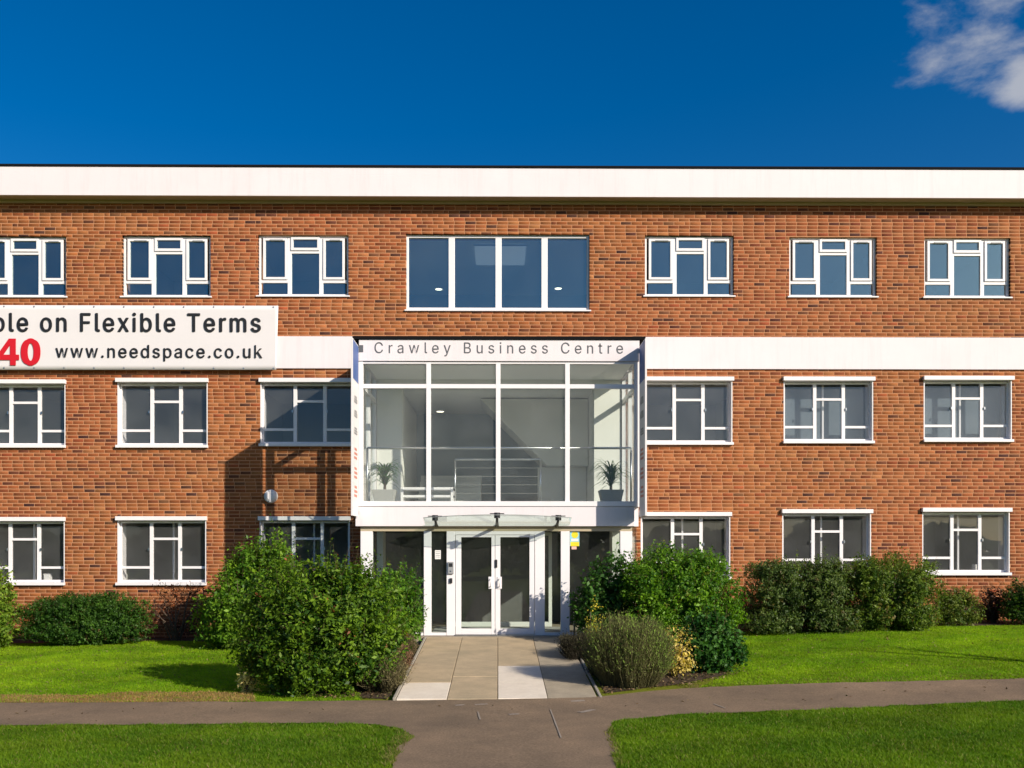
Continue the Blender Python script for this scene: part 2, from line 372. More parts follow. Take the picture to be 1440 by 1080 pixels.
top_edge = [gp(*p) for p in ((0, 990), (180, 989), (350, 988), (555, 986), (700, 985), (832, 982), (900, 975), (960, 969), (1080, 964), (1250, 960), (1440, 955))]
top_edge = [(-16, top_edge[0][1])] + top_edge + [(16, top_edge[-1][1] + .9)]
low_left = [gp(*p) for p in ((0, 1021), (250, 1020), (430, 1018), (530, 1020), (572, 1030), (580, 1036), (562, 1052), (552, 1080))]
low_right = [gp(*p) for p in ((868, 1079), (862, 1050), (853, 1028), (866, 1014), (960, 1006), (1120, 1000), (1280, 993), (1440, 986))]
low_left = [(-16, low_left[0][1])] + low_left; low_right = low_right + [(16, low_right[-1][1] + .9)]
tl = wob(top_edge, .02, .2, 1); ll = wob(low_left, .035, .12, 2); lr = wob(low_right, .035, .12, 3)
xl, xr = low_left[-1][0], low_right[0][0]
poly = tl + list(reversed(lr)) + [(xr, -30), (xl, -30)] + list(reversed(ll))
footpath = sheet('footpath', poly, .014, 'tarmac'); footpath['label'] = 'brown grey tarmac footpath crossing in front of the lawn'
# worn marks lying on the tarmac
for i, pts in enumerate([[(774, 1000), (789, 1040)], [(640, 994), (653, 993)], [(668, 993), (686, 992)], [(716, 1007), (730, 1006)], [(803, 988), (822, 987)], [(815, 1004), (836, 1000)], [(1004, 992), (1020, 998)], [(672, 1003), (675, 1014)]]):
    a = Vector(gp(*pts[0])); b = Vector(gp(*pts[1])); d = (b - a).normalized(); n = Vector((-d.y, d.x)); wd = .012 if i in (0, 6, 7) else .05
    pl = []
    for k in range(5): t = k / 4; p = a.lerp(b, t) + n * (wd * random.uniform(.5, 1)); pl.append((p.x, p.y))
    for k in range(5): t = 1 - k / 4; p = a.lerp(b, t) - n * (wd * random.uniform(.5, 1)); pl.append((p.x, p.y))
    mk = sheet('worn_mark', pl, .020, 'crack'); mk.parent = footpath
# bare soil bed below shrubs and brown edge
def bedpoly(pix, name, lab):
    o = sheet(name, wob([gp(*p) for p in pix] + [gp(*pix[0])], .03, .2, 5)[:-1], .007, 'bed'); o['label'] = lab; return o
bed_l = sheet('planting_bed', wob([(-11.5, 0), (-11.5, -.7), (-6.5, -.75), (-4.6, -1.3), (-2.9, -6.9), (-1.45, -7.35), (-1.45, -2.2), (-2.55, -2.1), (-2.6, 0), (-11.5, 0)], .03, .3, 4)[:-1], .007, 'bed'); bed_l['label'] = 'bare soil bed under the shrubs beside the entrance path'
bed_r = sheet('planting_bed', wob([(11.5, 0), (2.6, 0), (2.6, -2.1), (1.45, -2.2), (1.45, -7.2), (2.6, -6.6), (3.6, -5.8), (4.0, -2.6), (5.0, -1.1), (11.5, -1.0), (11.5, 0)], .03, .3, 6)[:-1], .007, 'bed'); bed_r['label'] = 'bare soil bed under the hedge beside the porch'

# entrance path of slabs: a gentle ramp falling to the tarmac
PY0, PY1 = -2.16, top_edge[5][1] + .02
def rz(y): return -0.015 + (y + 2.16) * (0.015 - g(0, PY1) - .02 - 0.0) / (PY1 + 2.16) * -1 * -1 if False else -0.012 + (-2.16 - y) / (-2.16 - PY1) * (g(0, PY1) + .022 + .012)
path = MB()
path.v = [(-1.36, PY0, rz(PY0) - .03), (1.36, PY0, rz(PY0) - .03), (1.36, PY1, rz(PY1) - .03), (-1.36, PY1, rz(PY1) - .03), (-1.36, PY0, -.6), (1.36, PY0, -.6), (1.36, PY1, -.6), (-1.36, PY1, -.6)]
path.f = [(3, 2, 1, 0), (0, 1, 5, 4), (1, 2, 6, 5), (2, 3, 7, 6), (3, 0, 4, 7)]
epath = part('entrance_path', path, 'kerb'); epath['kind'] = 'structure'; epath['label'] = 'entrance path of buff and white paving slabs up to the doors'
cols_x = [-1.33, -.665, .0, .655, 1.31]
rows = [[.16, .34, .36, .62, 1], [.27, .62, 1], [.18, .40, .585, .71, 1], [.22, .52, .70, 1]]
whites = {(0, 4), (2, 2), (2, 4)}
def tY(f): return PY0 + (PY1 - PY0) * f
for c in range(4):
    prev = 0.0
    rr = [[.20, .32, .46, .80, 1], [.16, .40, .72, 1], [.14, .30, .56, .80, 1], [.30, .52, .73, 1]][c]
    for k, f in enumerate(rr):
        y0, y1 = tY(prev) - .004, tY(f) + .004; x0, x1 = cols_x[c] + .004, cols_x[c + 1] - .004; prev = f
        dz = random.uniform(-.004, .004); mb = MB(); bz = .03
        mb.v = [(x0, y0, rz(y0) + dz), (x1, y0, rz(y0) + dz + .002), (x1, y1, rz(y1) + dz), (x0, y1, rz(y1) + dz), (x0, y0, rz(y0) - .04), (x1, y0, rz(y0) - .04), (x1, y1, rz(y1) - .04), (x0, y1, rz(y1) - .04)]
        mb.f = [(3, 2, 1, 0), (0, 1, 5, 4), (1, 2, 6, 5), (2, 3, 7, 6), (3, 0, 4, 7), (4, 5, 6, 7)]
        mm = 'slab_white' if (c, k) in {(0, 4), (2, 3), (2, 4)} else ('slab_grey' if c == 3 else 'slab')
        part('paving_slab', mb, mm, epath, bevel=.006)
for sx in (-1, 1):
    for k in range(6):
        y0 = PY0 + (PY1 - PY0) * k / 6 - .004; y1 = PY0 + (PY1 - PY0) * (k + 1) / 6 + .004
        x0, x1 = sorted((sx * 1.335, sx * 1.375)); mb = MB(); h = .012
        mb.v = [(x0, y0, rz(y0) + h), (x1, y0, rz(y0) + h), (x1, y1, rz(y1) + h), (x0, y1, rz(y1) + h), (x0, y0, -.6), (x1, y0, -.6), (x1, y1, -.6), (x0, y1, -.6)]
        mb.f = [(3, 2, 1, 0), (0, 1, 5, 4), (1, 2, 6, 5), (2, 3, 7, 6), (3, 0, 4, 7)]
        part('edging_stone', mb, 'kerb', epath, bevel=.008)

# ================================================================== OFFICE BUILDING
WX0, WX1 = -13.5, 14.0; ZB, ZT = -.7, 8.93
bld = thing('office_building', 'three storey red brick office building with flat roof and white bands', 'building', (0, 0, -.3))
UP = [(-31, 93, 332, 417), (172, 296, 331, 417), (363, 490, 330, 416), (907, 1032, 331, 416), (1110, 1233, 333, 417), (1300, 1421, 334, 418)]
MID = [(-34, 92, 535, 628), (165, 292, 533, 628), (366, 497, 533, 626), (903, 1030, 531, 624), (1102, 1228, 531, 622), (1299, 1423, 530, 620)]
LOW = [(-35, 91, 728, 821), (165, 290, 727, 821), (365, 492, 727, 820), (901, 1027, 721, 813), (1100, 1225, 717, 810), (1297, 1420, 715, 807)]
def rect(w_):
    x0, z1 = at(w_[0], w_[2], 0); x1, z0 = at(w_[1], w_[3], 0); return (x0, x1, z0, z1)
UPR = [rect(a) for a in UP]; MIDR = [rect(a) for a in MID]; LOWR = [rect(a) for a in LOW]
BIG = rect((571, 829, 329, 437))
bandz1 = at(1000, 474, -.03)[1]; bandz0 = at(1000, 519, -.03)[1]
for R_ in (UPR, MIDR, LOWR):      # the same bays go on past the frame
    w_ = R_[-1][1] - R_[-1][0]; R_.append((R_[-1][0] + 2.9, R_[-1][1] + 2.9, R_[-1][2], R_[-1][3]))
OPEN = UPR + MIDR + LOWR + [BIG]
PORCH_OPEN = (-2.6, 2.6, -.05, 5.5)
BAND = (WX0, WX1, bandz0 + .02, bandz1 - .02)
holes = OPEN + [PORCH_OPEN]
# mortar wall with openings
def wall_with_holes(x0, x1, z0, z1, y0, y1, hs_):
    xs = sorted({x0, x1, *[min(max(v, x0), x1) for h in hs_ for v in h[:2]]}); zs = sorted({z0, z1, *[min(max(v, z0), z1) for h in hs_ for v in h[2:]]})
    solid = {}
    for i in range(len(xs) - 1):
        for j in range(len(zs) - 1):
            cx, cz = (xs[i] + xs[i + 1]) / 2, (zs[j] + zs[j + 1]) / 2
            solid[i, j] = not any(h[0] < cx < h[1] and h[2] < cz < h[3] for h in hs_)
    mb = MB()
    def q(*p): b = len(mb.v); mb.v += p; mb.f.append((b, b + 1, b + 2, b + 3))
    for (i, j), s in solid.items():
        if not s: continue
        a, b, c, d = xs[i], xs[i + 1], zs[j], zs[j + 1]
        q((a, y0, c), (b, y0, c), (b, y0, d), (a, y0, d)); q((b, y1, c), (a, y1, c), (a, y1, d), (b, y1, d))
        if not solid.get((i - 1, j)): q((a, y1, c), (a, y0, c), (a, y0, d), (a, y1, d))
        if not solid.get((i + 1, j)): q((b, y0, c), (b, y1, c), (b, y1, d), (b, y0, d))
        if not solid.get((i, j - 1)): q((a, y1, c), (b, y1, c), (b, y0, c), (a, y0, c))
        if not solid.get((i, j + 1)): q((a, y0, d), (b, y0, d), (b, y1, d), (a, y1, d))
    return mb
wall = part('wall', wall_with_holes(WX0, WX1, ZB, ZT, .0022, .42, holes), 'mortar', bld)
# bricks
def sub(r, h):
    x0, x1, z0, z1 = r; a, b, c, d = h
    if x1 <= a or x0 >= b or z1 <= c or z0 >= d: return [r]
    out = []
    if x0 < a: out.append((x0, a, z0, z1))
    if x1 > b: out.append((b, x1, z0, z1))
    m0, m1 = max(x0, a), min(x1, b)
    if z0 < c: out.append((m0, m1, z0, c))
    if z1 > d: out.append((m0, m1, d, z1))
    return [o for o in out if o[1] - o[0] > .02 and o[3] - o[2] > .012]
PAL = np.array([(.37, .145, .060), (.39, .158, .066), (.335, .122, .052), (.43, .185, .082), (.35, .155, .072), (.28, .10, .046), (.19, .08, .048), (.13, .062, .045), (.41, .13, .06), (.45, .215, .10), (.23, .115, .066)])
PW = np.array([.22, .21, .15, .11, .10, .06, .045, .022, .03, .03, .025]); PW /= PW.sum()
bricks = []; PITCH = .075; bhole = holes + [BAND]
z = ZB; course = 0
while z < ZT:
    off = (0 if course % 2 else .1125) + random.uniform(-.02, .02); x = WX0 - off
    flem = course % 4 == 3
    k = 0
    while x < WX1:
        L = .1005 if random.random() < .03 else .213
        r = (max(x, WX0), min(x + L, WX1), z + .008, min(z + .067, ZT)); x += L + .012; k += 1
        if r[1] - r[0] < .02 or r[3] - r[2] < .01: continue
        ps = [r]
        for h in bhole:
            if h[2] > z + PITCH or h[3] < z: continue
            ps = [o for p in ps for o in sub(p, h)]
        bricks += ps
    z += PITCH; course += 1
bricks = np.array(bricks); nb = len(bricks)
# patchy kiln batches: neighbouring bricks share a drift of tone
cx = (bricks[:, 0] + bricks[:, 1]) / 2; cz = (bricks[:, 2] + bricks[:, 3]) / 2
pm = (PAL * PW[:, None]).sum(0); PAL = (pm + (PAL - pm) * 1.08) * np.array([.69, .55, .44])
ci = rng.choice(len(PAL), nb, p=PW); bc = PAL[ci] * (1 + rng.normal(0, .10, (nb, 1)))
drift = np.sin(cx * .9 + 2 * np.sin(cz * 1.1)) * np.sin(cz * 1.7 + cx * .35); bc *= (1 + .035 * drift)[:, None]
bc *= (1 + .07 * np.sin(cx * .31 + 1.3 * np.sin(cz * .7)) * np.sin(cz * .52 + .6 * np.sin(cx * .9) + 1) - .10 * np.exp(-np.clip(8.9 - cz, 0, 9) * 2.2) - .12 * np.exp(-np.clip(cz + .2, 0, 9) * 1.6))[:, None]  # broad tone patches; bricks also darker towards the top and foot of the wall
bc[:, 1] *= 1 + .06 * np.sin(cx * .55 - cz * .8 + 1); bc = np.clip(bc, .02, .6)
full = (abs(bricks[:, 1] - bricks[:, 0] - .213) < 1e-3) & (abs(bricks[:, 3] - bricks[:, 2] - .059) < 1e-3)
vis = full & (abs(cx) > 2.85) & (cz > 1.7) & (cz < 8.6) & (abs(cx) < 10)
dist = np.hypot(np.hypot(cx, 20), cz - 1.6); order = np.argsort(np.where(vis, dist, 1e9))[:300]
single = np.zeros(nb, bool); single[order] = True
def brick_arrays(R, C, jitter):
    n = len(R); x0, x1, z0, z1 = R.T; yf = rng.uniform(-.0018, .0006, n) if jitter else np.zeros(n); yb = np.full(n, .09); e = .002
    tx = rng.normal(0, .0006, (n, 4))
    V = np.empty((n, 12, 3))
    # front face inset (worn arris), chamfer ring, back ring
    P = [(x0 + e, yf + tx[:, 0], z0 + e), (x1 - e, yf + tx[:, 1], z0 + e), (x1 - e, yf + tx[:, 2], z1 - e), (x0 + e, yf + tx[:, 3], z1 - e),
         (x0, yf + e, z0), (x1, yf + e, z0), (x1, yf + e, z1), (x0, yf + e, z1), (x0, yb, z0), (x1, yb, z0), (x1, yb, z1), (x0, yb, z1)]
    for i, p in enumerate(P):
        for k in range(3): V[:, i, k] = p[k]
    q = np.array([(0, 1, 2, 3), (4, 5, 1, 0), (5, 6, 2, 1), (6, 7, 3, 2), (7, 4, 0, 3), (8, 9, 5, 4), (9, 10, 6, 5), (10, 11, 7, 6), (11, 8, 4, 7)])
    FI = (np.arange(n)[:, None, None] * 12 + q[None]).reshape(-1, 4)
    return V.reshape(-1, 3), FI, np.repeat(C, 12, 0)
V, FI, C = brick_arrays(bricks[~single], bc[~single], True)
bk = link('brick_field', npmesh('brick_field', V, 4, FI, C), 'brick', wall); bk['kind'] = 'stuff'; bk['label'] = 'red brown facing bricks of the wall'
variants = []
for i in range(16):
    c = PAL[rng.choice(len(PAL), p=PW)] * (1 + rng.normal(0, .08))
    V, FI, C = brick_arrays(np.array([[-.1065, .1065, -.0295, .0295]]), np.array([c]), False)
    me = npmesh('brick', V, 4, FI, C); me.materials.append(M['brick']); variants.append(me)
for i in order:
    o = bpy.data.objects.new('brick', random.choice(variants)); col.objects.link(o); o.parent = wall; o.location = (cx[i], random.uniform(-.0015, .0005), cz[i])

# white string course, fascia, roof
part('string_course', B(WX0, WX1, -.035, .05, bandz0, bandz1), 'white_render', bld, bevel=.006)
fz1 = at(600, 236, -.34)[1]; fz0 = at(600, 276, -.34)[1]
fascia = part('fascia', B(WX0 - .35, WX1 + .35, -.34, -.30, fz0, fz1), 'white_render', bld, bevel=.004)
part('fascia_capping', B(WX0 - .36, WX1 + .36, -.36, .6, fz1 + .002, fz1 + .05), 'black_felt', fascia, bevel=.006)
part('soffit', B(WX0 - .35, WX1 + .35, -.298, -.002, fz0 + .012, fz0 + .03), 'soffit', bld)
part('soffit_trim', B(WX0, WX1, -.05, .0, fz0 - .05, fz0 + .010), 'soffit', bld)
part('roof', B(WX0 - .3, WX1 + .3, .0, 12.3, fz1 - .35, fz1 - .05), 'roof', bld)
part('rear_wall', B(WX0, WX1, 12.0, 12.26, ZB, ZT), 'mortar', bld)
for x in (WX0, WX1 - .26): part('end_wall', B(x, x + .26, .422, 11.998, ZB, ZT), 'mortar', bld)
for zf in (-.25, 2.62, 5.62):
    for a, b in ((WX0 + .27, -3.02), (3.02, WX1 - .27)):
        fl = part('floor_slab', B(a, b, .43, 11.9, zf - .2, zf), 'carpet', bld)
    if zf > 5:
        part('floor_slab', B(-3.0, 3.0, .43, 11.9, zf - .2, zf), 'carpet', bld)
for zc in (2.40, 5.40, 8.55):
    for a, b in ((WX0 + .27, -3.02), (3.02, WX1 - .27)) + (((-3.0, 3.0),) if zc > 8 else ()):
        part('ceiling_lining', B(a, b, .43, 11.9, zc - .02, zc), 'ceiling', bld)
for x in (-11.2, -8.4, -5.6, 5.7, 8.7, 11.4): part('partition_wall', B(x - .06, x + .06, .43, 6.0, -.25, 8.53), 'office_wall', bld)
for a, b in ((WX0 + .27, -3.02), (3.02, WX1 - .27)): part('corridor_wall', B(a, b, 4.6, 4.7, -.25, 8.53), 'office_wall', bld)
part('corridor_wall', B(-2.99, 2.99, 5.8, 5.9, 5.62, 8.53), 'wall_slate', bld)
for x in (-3.06, 3.0): part('stair_hall_wall', B(x, x + .06, .43, 6.0, -.25, 8.53), 'plaster_grey', bld)

def window_upper(R_, nm='window'):
    x0, x1, z0, z1 = R_; W, H = x1 - x0, z1 - z0; X = lambda f: x0 + f * W; Z = lambda f: z1 - f * H
    f = MB(); yb, yf = .14, .07
    f.ring(x0, x1, z0, z1, .045, yf, yb, .05, .04)
    f.box(X(.318), X(.362), yf, yb, z0 + .05, z1 - .04); f.box(X(.668), X(.712), yf, yb, z0 + .05, z1 - .04)
    f.box(x0 + .045, X(.318), yf + .001, yb, Z(.775), Z(.725)); f.box(X(.712), x1 - .045, yf + .001, yb, Z(.775), Z(.725)); f.box(X(.362), X(.668), yf + .001, yb, Z(.29), Z(.245))
    o = part(nm, f, 'upvc', bld, bevel=.004)
    for a, b in ((.045, .318), (.712, .955)):
        s = part('sash', MB().ring(X(a) + .004, X(b) - .004, Z(.725) + .004, Z(.04) - .004, .05, yf - .022, yf + .04), 'upvc', o, bevel=.004)
        part('trickle_vent', B(X(a) + .16 * W * .5, X(b) - .05 * W, yf - .036, yf - .023, Z(.075) - .012, Z(.075) + .01), 'grey_plastic', o)
        part('pane', B(X(a) + .05, X(b) - .05, yf + .012, yf + .018, Z(.725) + .05, Z(.04) - .05), 'glass_upper', o)
        part('pane', B(X(a) - .004, X(b) + .004, yf + .03, yf + .036, z0 + .045, Z(.775) + .004), 'glass_upper', o)
    part('sash', MB().ring(X(.362) - .012, X(.668) + .012, Z(.245) + .003, Z(.025), .05, yf - .022, yf + .04, .055), 'upvc', o, bevel=.004)
    part('pane', B(X(.362) + .03, X(.668) - .03, yf + .012, yf + .018, Z(.245) + .05, Z(.025) - .045), 'glass_upper', o)
    part('pane', B(X(.362) - .004, X(.668) + .004, yf + .03, yf + .036, z0 + .045, Z(.29) + .004), 'glass_upper', o)
    part('sill', B(x0 - .04, x1 + .03, -.035, yf + .02, z0 - .028, z0 + .002), 'upvc', o, bevel=.004)
    return o
def window_slim(R_, blind=None, inside=None, nm='window'):
    x0, x1, z0, z1 = R_; W, H = x1 - x0, z1 - z0; X = lambda f: x0 + f * W; Z = lambda f: z1 - f * H
    f = MB(); yf, yb = .10, .15; hz = z1 - .065
    f.ring(x0 + .022, x1 - .022, z0 + .03, hz - .02, .035, yf, yb, .05, .04)
    f.box(X(.345), X(.383), yf - .004, yb, z0 + .08, hz - .06); f.box(X(.665), X(.703), yf - .004, yb, z0 + .08, hz - .06)
    f.box(X(.383), X(.665), yf - .002, yb, Z(.345), Z(.308)); f.box(x0 + .05, X(.345), yf - .002, yb, Z(.775), Z(.738)); f.box(X(.703), x1 - .05, yf - .002, yb, Z(.775), Z(.738))
    o = part(nm, f, 'white_paint', bld, bevel=.003)
    for a in (x0 + .001, x1 - .021): part('reveal', B(a, a + .02, .002, .425, z0 + .03, z1 - .07), 'white_paint', o)
    part('window_board', B(x0 + .022, x1 - .022, .162, .50, z0 + .004, z0 + .03), 'white_paint', o)
    part('head_board', B(x0 - .02, x1 + .02, -.075, .18, z1 - .072, z1 + .012), 'white_paint', o, bevel=.004)
    part('sill', B(x0 - .02, x1 + .012, -.07, .16, z0 - .03, z0 + .028), 'white_paint', o, bevel=.005)
    y = yf + .022
    for a, b, c, d in ((X(.03), X(.35), Z(.74), Z(.13)), (X(.03), X(.35), z0 + .07, Z(.77)), (X(.698), X(.97), Z(.74), Z(.13)), (X(.698), X(.97), z0 + .07, Z(.77)), (X(.38), X(.67), Z(.31), Z(.13)), (X(.38), X(.67), z0 + .07, Z(.34))):
        part('pane', B(a, b, y, y + .006, c, d), 'glass', o)
    for fx in (.335, .712): part('catch', B(X(fx) - .012, X(fx) + .012, yf - .03, yf - .005, Z(.5), Z(.46)), 'steel', o)
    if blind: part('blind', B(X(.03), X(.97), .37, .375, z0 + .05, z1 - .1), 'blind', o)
    if inside: 
        for fx in inside: part('inner_mullion', B(X(fx) - .018, X(fx) + .018, .34, .365, z0 + .05, z1 - .1), 'white_paint', o)
    return o
for R_ in UPR: window_upper(R_)
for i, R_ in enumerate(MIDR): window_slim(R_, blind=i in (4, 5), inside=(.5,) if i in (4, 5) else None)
for i, R_ in enumerate(LOWR): window_slim(R_, inside=(.57,) if i < 3 else (.5,))
# big stair window
x0, x1, z0, z1 = BIG
f = MB().ring(x0, x1, z0, z1, .05, .06, .15, .075, .06)
W = x1 - x0
ms_ = [x0 + W * k for k in (.2475, .5035, .755)]
for m_ in ms_: f.box(m_ - .065, m_ + .065, .062, .15, z0 + .07, z1 - .06)
bw = part('window', f, 'upvc', bld, bevel=.005)
ed = [x0 + .05] + [v for m_ in ms_ for v in (m_ - .065, m_ + .065)] + [x1 - .05]
for k in range(4): part('pane', B(ed[2 * k] - .004, ed[2 * k + 1] + .004, .10, .106, z0 + .07, z1 - .055), 'glass_upper', bw)
part('sill', B(x0 - .03, x1 + .03, -.04, .07, z0 - .02, z0 + .012), 'upvc', bw, bevel=.005)

# ================================================================== ENTRANCE PORCH
YG = -2.0
porch = thing('entrance_porch', 'two storey white framed glass entrance porch projecting from the brick office building', 'porch', (0, YG, 0))
def G(px, py, dy=0): return at(px, py, YG + dy)
gx = lambda px: G(px, 700)[0]; gz = lambda py: G(700, py)[1]
XL, XRr = gx(505), gx(899)
zr1 = gz(475); zr0 = gz(478)
part('roof', B(gx(496), gx(907.5), YG - .045, .0, zr0, zr1 + .02), 'black_felt', porch, bevel=.004)
part('ceiling', B(XL + .09, XRr - .09, YG + .1, -.052, gz(507) - .01, gz(505) + .02), 'ceiling', porch)
sp = part('sign_panel', B(XL, XRr, YG - .02, YG + .10, gz(508), zr0 - .003), 'white_render', porch, bevel=.003)
tm = fit_text(text_mesh('Crawley Business Centre', .0, 1.42), gx(527), gx(876), gz(501.5), gz(481.5), YG - .023)
letters(tm, 'ink_grey', sp)
part('logo_mark', B(gx(504.5), gx(511), YG - .024, YG - .0205, gz(496), gz(486)), 'ink_grey', sp)
# upper frame
for a, b in ((gx(504), gx(510.5)), (gx(892), gx(900))): part('corner_post', B(a, b, YG, YG + .10, 0.002 + gz(713), gz(508) - .001), 'upvc', porch, bevel=.004)
for c, hw in ((602.5, 3.2), (700.5, 3.2), (798, 3.2)): part('mullion', B(gx(c - hw), gx(c + hw), YG + .01, YG + .10, gz(706), gz(509)), 'upvc', porch, bevel=.004)
ub = [gx(510.5), gx(599.3), gx(605.7), gx(697.3), gx(703.7), gx(794.8), gx(801.2), gx(892)]
for k in range(4):
    a, b = ub[2 * k], ub[2 * k + 1]
    part('transom', B(a, b, YG + .012, YG + .10, gz(546), gz(540)), 'upvc', porch, bevel=.004)
    part('transom', B(a, b, YG + .012, YG + .10, gz(511.5), gz(508.6)), 'upvc', porch, bevel=.003)
    part('pane', B(a, b, YG + .05, YG + .058, gz(540), gz(511.5)), 'glass_clear', porch)
    part('pane', B(a, b, YG + .05, YG + .058, gz(705), gz(546)), 'glass_clear', porch)
part('sill', B(gx(503), gx(893), YG - .03, YG + .10, gz(712), gz(705)), 'upvc', porch, bevel=.004)
fb = part('base_panel', B(gx(500), gx(892), YG - .012, YG + .10, gz(740), gz(712.4)), 'white_render', porch, bevel=.004)
part('landing_floor', B(XL + .02, XRr - .02, YG + .11, 5.0, gz(738), gz(712)), 'plaster_grey', porch)
# glazed sides
for sx, xx in ((-1, XL), (1, XRr)):
    a, b = (xx, xx + .08) if sx < 0 else (xx - .08, xx)
    for y0 in (-1.05, -.09): part('side_post', B(a, b, y0, y0 + .09, gz(740), gz(508) - .001), 'upvc', porch, bevel=.004)
    for y0, y1 in ((YG + .10, -1.05), (-.96, -.09)):
        part('side_transom', B(a, b, y0, y1, gz(546), gz(540)), 'upvc', porch)
        part('side_transom', B(a, b, y0, y1, gz(740), gz(705)), 'white_render', porch)
        part('side_transom', B(a, b, y0, y1, gz(508), zr0 - .004), 'white_render', porch)
        part('pane', B((a + b) / 2 - .004, (a + b) / 2 + .004, y0, y1, gz(705), gz(546)), 'glass_clear', porch)
        part('pane', B((a + b) / 2 - .004, (a + b) / 2 + .004, y0, y1, gz(540), gz(508)), 'glass_clear', porch)
        part('pane', B((a + b) / 2 - .004, (a + b) / 2 + .004, y0, y1, .05, gz(740)), 'glass_clear', porch)
        part('side_transom', B(a, b, y0, y1, 0, .05), 'upvc', porch)
# banner fins
YF = YG - .74
fz_t = at(700, 475.5, YF)[1]; fz_b = at(700, 725, YF)[1]
for sx, px in ((-1, 496.2), (1, 907)):
    xi = at(px, 600, YF)[0]; a, b = (xi - .035, xi) if sx < 0 else (xi, xi + .035)
    fin = part('banner_fin', B(a, b, YF, YG - .05, fz_b, fz_t), 'vinyl', porch, bevel=.003)
    fin['label'] = 'white side banner fin with blue head and red marks'
    part('fin_bracket', B(*sorted((xi, xx_ := (XL if sx < 0 else XRr))), YG - .05, YG - .021, fz_t - .12, fz_t - .04), 'steel', fin)
    part('fin_bracket', B(*sorted((xi, xx_)), YG - .05, YG - .021, fz_b + .04, fz_b + .12), 'steel', fin)
    e0, e1 = (xi + .0012, xi + .0032) if sx < 0 else (xi - .0032, xi - .0012)
    part('blue_print', B(e0, e1, YF + .02, YG - .07, fz_t - .72, fz_t - .02), 'ink_blue', fin)
    lo, hi = YF + .16, YG - .20
    def zz(py): return at(700, py, (YF + YG) / 2)[1]
    for py, mm in ((562, 'ink_grey'), (582, 'ink_grey'), (606, 'ink_grey'), (637, 'ink_faded_red'), (664, 'ink_faded_red'), (690, 'ink_faded_red')):
        zc = zz(py); h = .07 if mm == 'ink_grey' else .12
        mb = MB()
        for q in range(3):
            zq = zc - h + 2 * h * q / 3; mb.box(e0, e1, lo + .02 * ((q * 7) % 3), hi - .03 * ((q * 5 + 1) % 3), zq, zq + 2 * h / 3 * .55)
        part('print_mark', mb, mm, fin)
# ground floor screen
ys = YG + .06
z_hd = gz(741.5) + .0
zs = lambda py: at(700, py, ys)[1]; xs_ = lambda px: at(px, 800, ys)[0]
part('porch_floor', B(XL, XRr, YG - .16, 5.0, -.3, -.008), 'slab_grey', porch)
part('head_rail', B(xs_(507), xs_(889), ys, ys + .09, zs(747), gz(740) - .001), 'soffit', porch)
for a, b in ((507, 524), (596, 606.5), (788.5, 801), (872, 889)): part('post', B(xs_(a), xs_(b), ys - .01, ys + .10, 0, zs(747) - .001), 'upvc', porch, bevel=.005)
for a, b in ((524, 596), (606.5, 628), (766, 788.5), (801, 872)):
    part('pane', B(xs_(a), xs_(b), ys + .04, ys + .048, .055, zs(747) - .001), 'glass_door', porch)
    part('bottom_rail', B(xs_(a), xs_(b), ys + .002, ys + .09, 0, .055), 'upvc', porch, bevel=.004)
df = part('door_frame', MB().box(xs_(628), xs_(640), ys - .005, ys + .10, 0, zs(747) - .001).box(xs_(752), xs_(766), ys - .005, ys + .10, 0, zs(747) - .001).box(xs_(640), xs_(752), ys - .004, ys + .10, zs(752), zs(747) - .001), 'upvc', porch, bevel=.005)
part('threshold', B(xs_(640), xs_(752), ys - .05, ys + .10, -.004, .018), 'steel', porch)
for (a, b, ga, gb, hx) in ((640.7, 695.8, 648.5, 691, 690), (696.4, 751.4, 703.5, 744.5, 702.5)):
    X0, X1, A, Bq = xs_(a), xs_(b), xs_(ga), xs_(gb); zt, zb_ = zs(752.5), .02; gt, gb_ = zs(755.5), zs(884)
    d = part('door', MB().box(X0, A, ys + .002, ys + .062, zb_, zt).box(Bq, X1, ys + .002, ys + .062, zb_, zt).box(A, Bq, ys + .003, ys + .062, zb_, gb_).box(A, Bq, ys + .003, ys + .062, gt, zt), 'upvc', porch, bevel=.004)
    part('pane', B(A, Bq, ys + .03, ys + .036, gb_, gt), 'glass_door', d)
    part('push_plate', B(xs_(hx) - .042, xs_(hx) + .042, ys - .012, ys + .001, zs(828), zs(811)), 'white_paint', d, bevel=.004)
    part('handle', MB().tube([(xs_(hx), ys - .01, zs(814)), (xs_(hx), ys - .06, zs(815)), (xs_(hx), ys - .06, zs(824)), (xs_(hx), ys - .01, zs(825))], .012), 'white_paint', d, smooth=True)
part('lock', B(xs_(698) - .02, xs_(698) + .018, ys - .02, ys + .001, zs(798), zs(787)), 'black_plastic', df)
# glass canopy over the doors
can = MB(); N = 24; top = []
xa, xb = gx(598), gx(801)
zb2 = gz(738.5)
for k in range(N + 1):
    t = k / N; x = xa + (xb - xa) * t; s = 1 - (2 * t - 1) ** 2
    yfr = YG - .50 - .26 * s; zfr = zb2 + .12 + .045 * s
    can.v += [(x, YG - .014, zb2), (x, yfr, zfr), (x, YG - .014, zb2 + .012), (x, yfr, zfr + .012)]
for k in range(N):
    b = 4 * k; c = b + 4
    can.f += [(b, c, c + 1, b + 1), (b + 2, b + 3, c + 3, c + 2), (b + 1, c + 1, c + 3, b + 3), (b, b + 2, c + 2, c)]
can.f += [(0, 1, 3, 2), (4 * N, 4 * N + 2, 4 * N + 3, 4 * N + 1)]
cano = part('canopy_glass', can, 'glass_canopy', porch)
edge = []
part('edge_trim', MB().tube([can.v[4 * k + 1] for k in range(N + 1)], .006, 6), 'grey_plastic', cano)
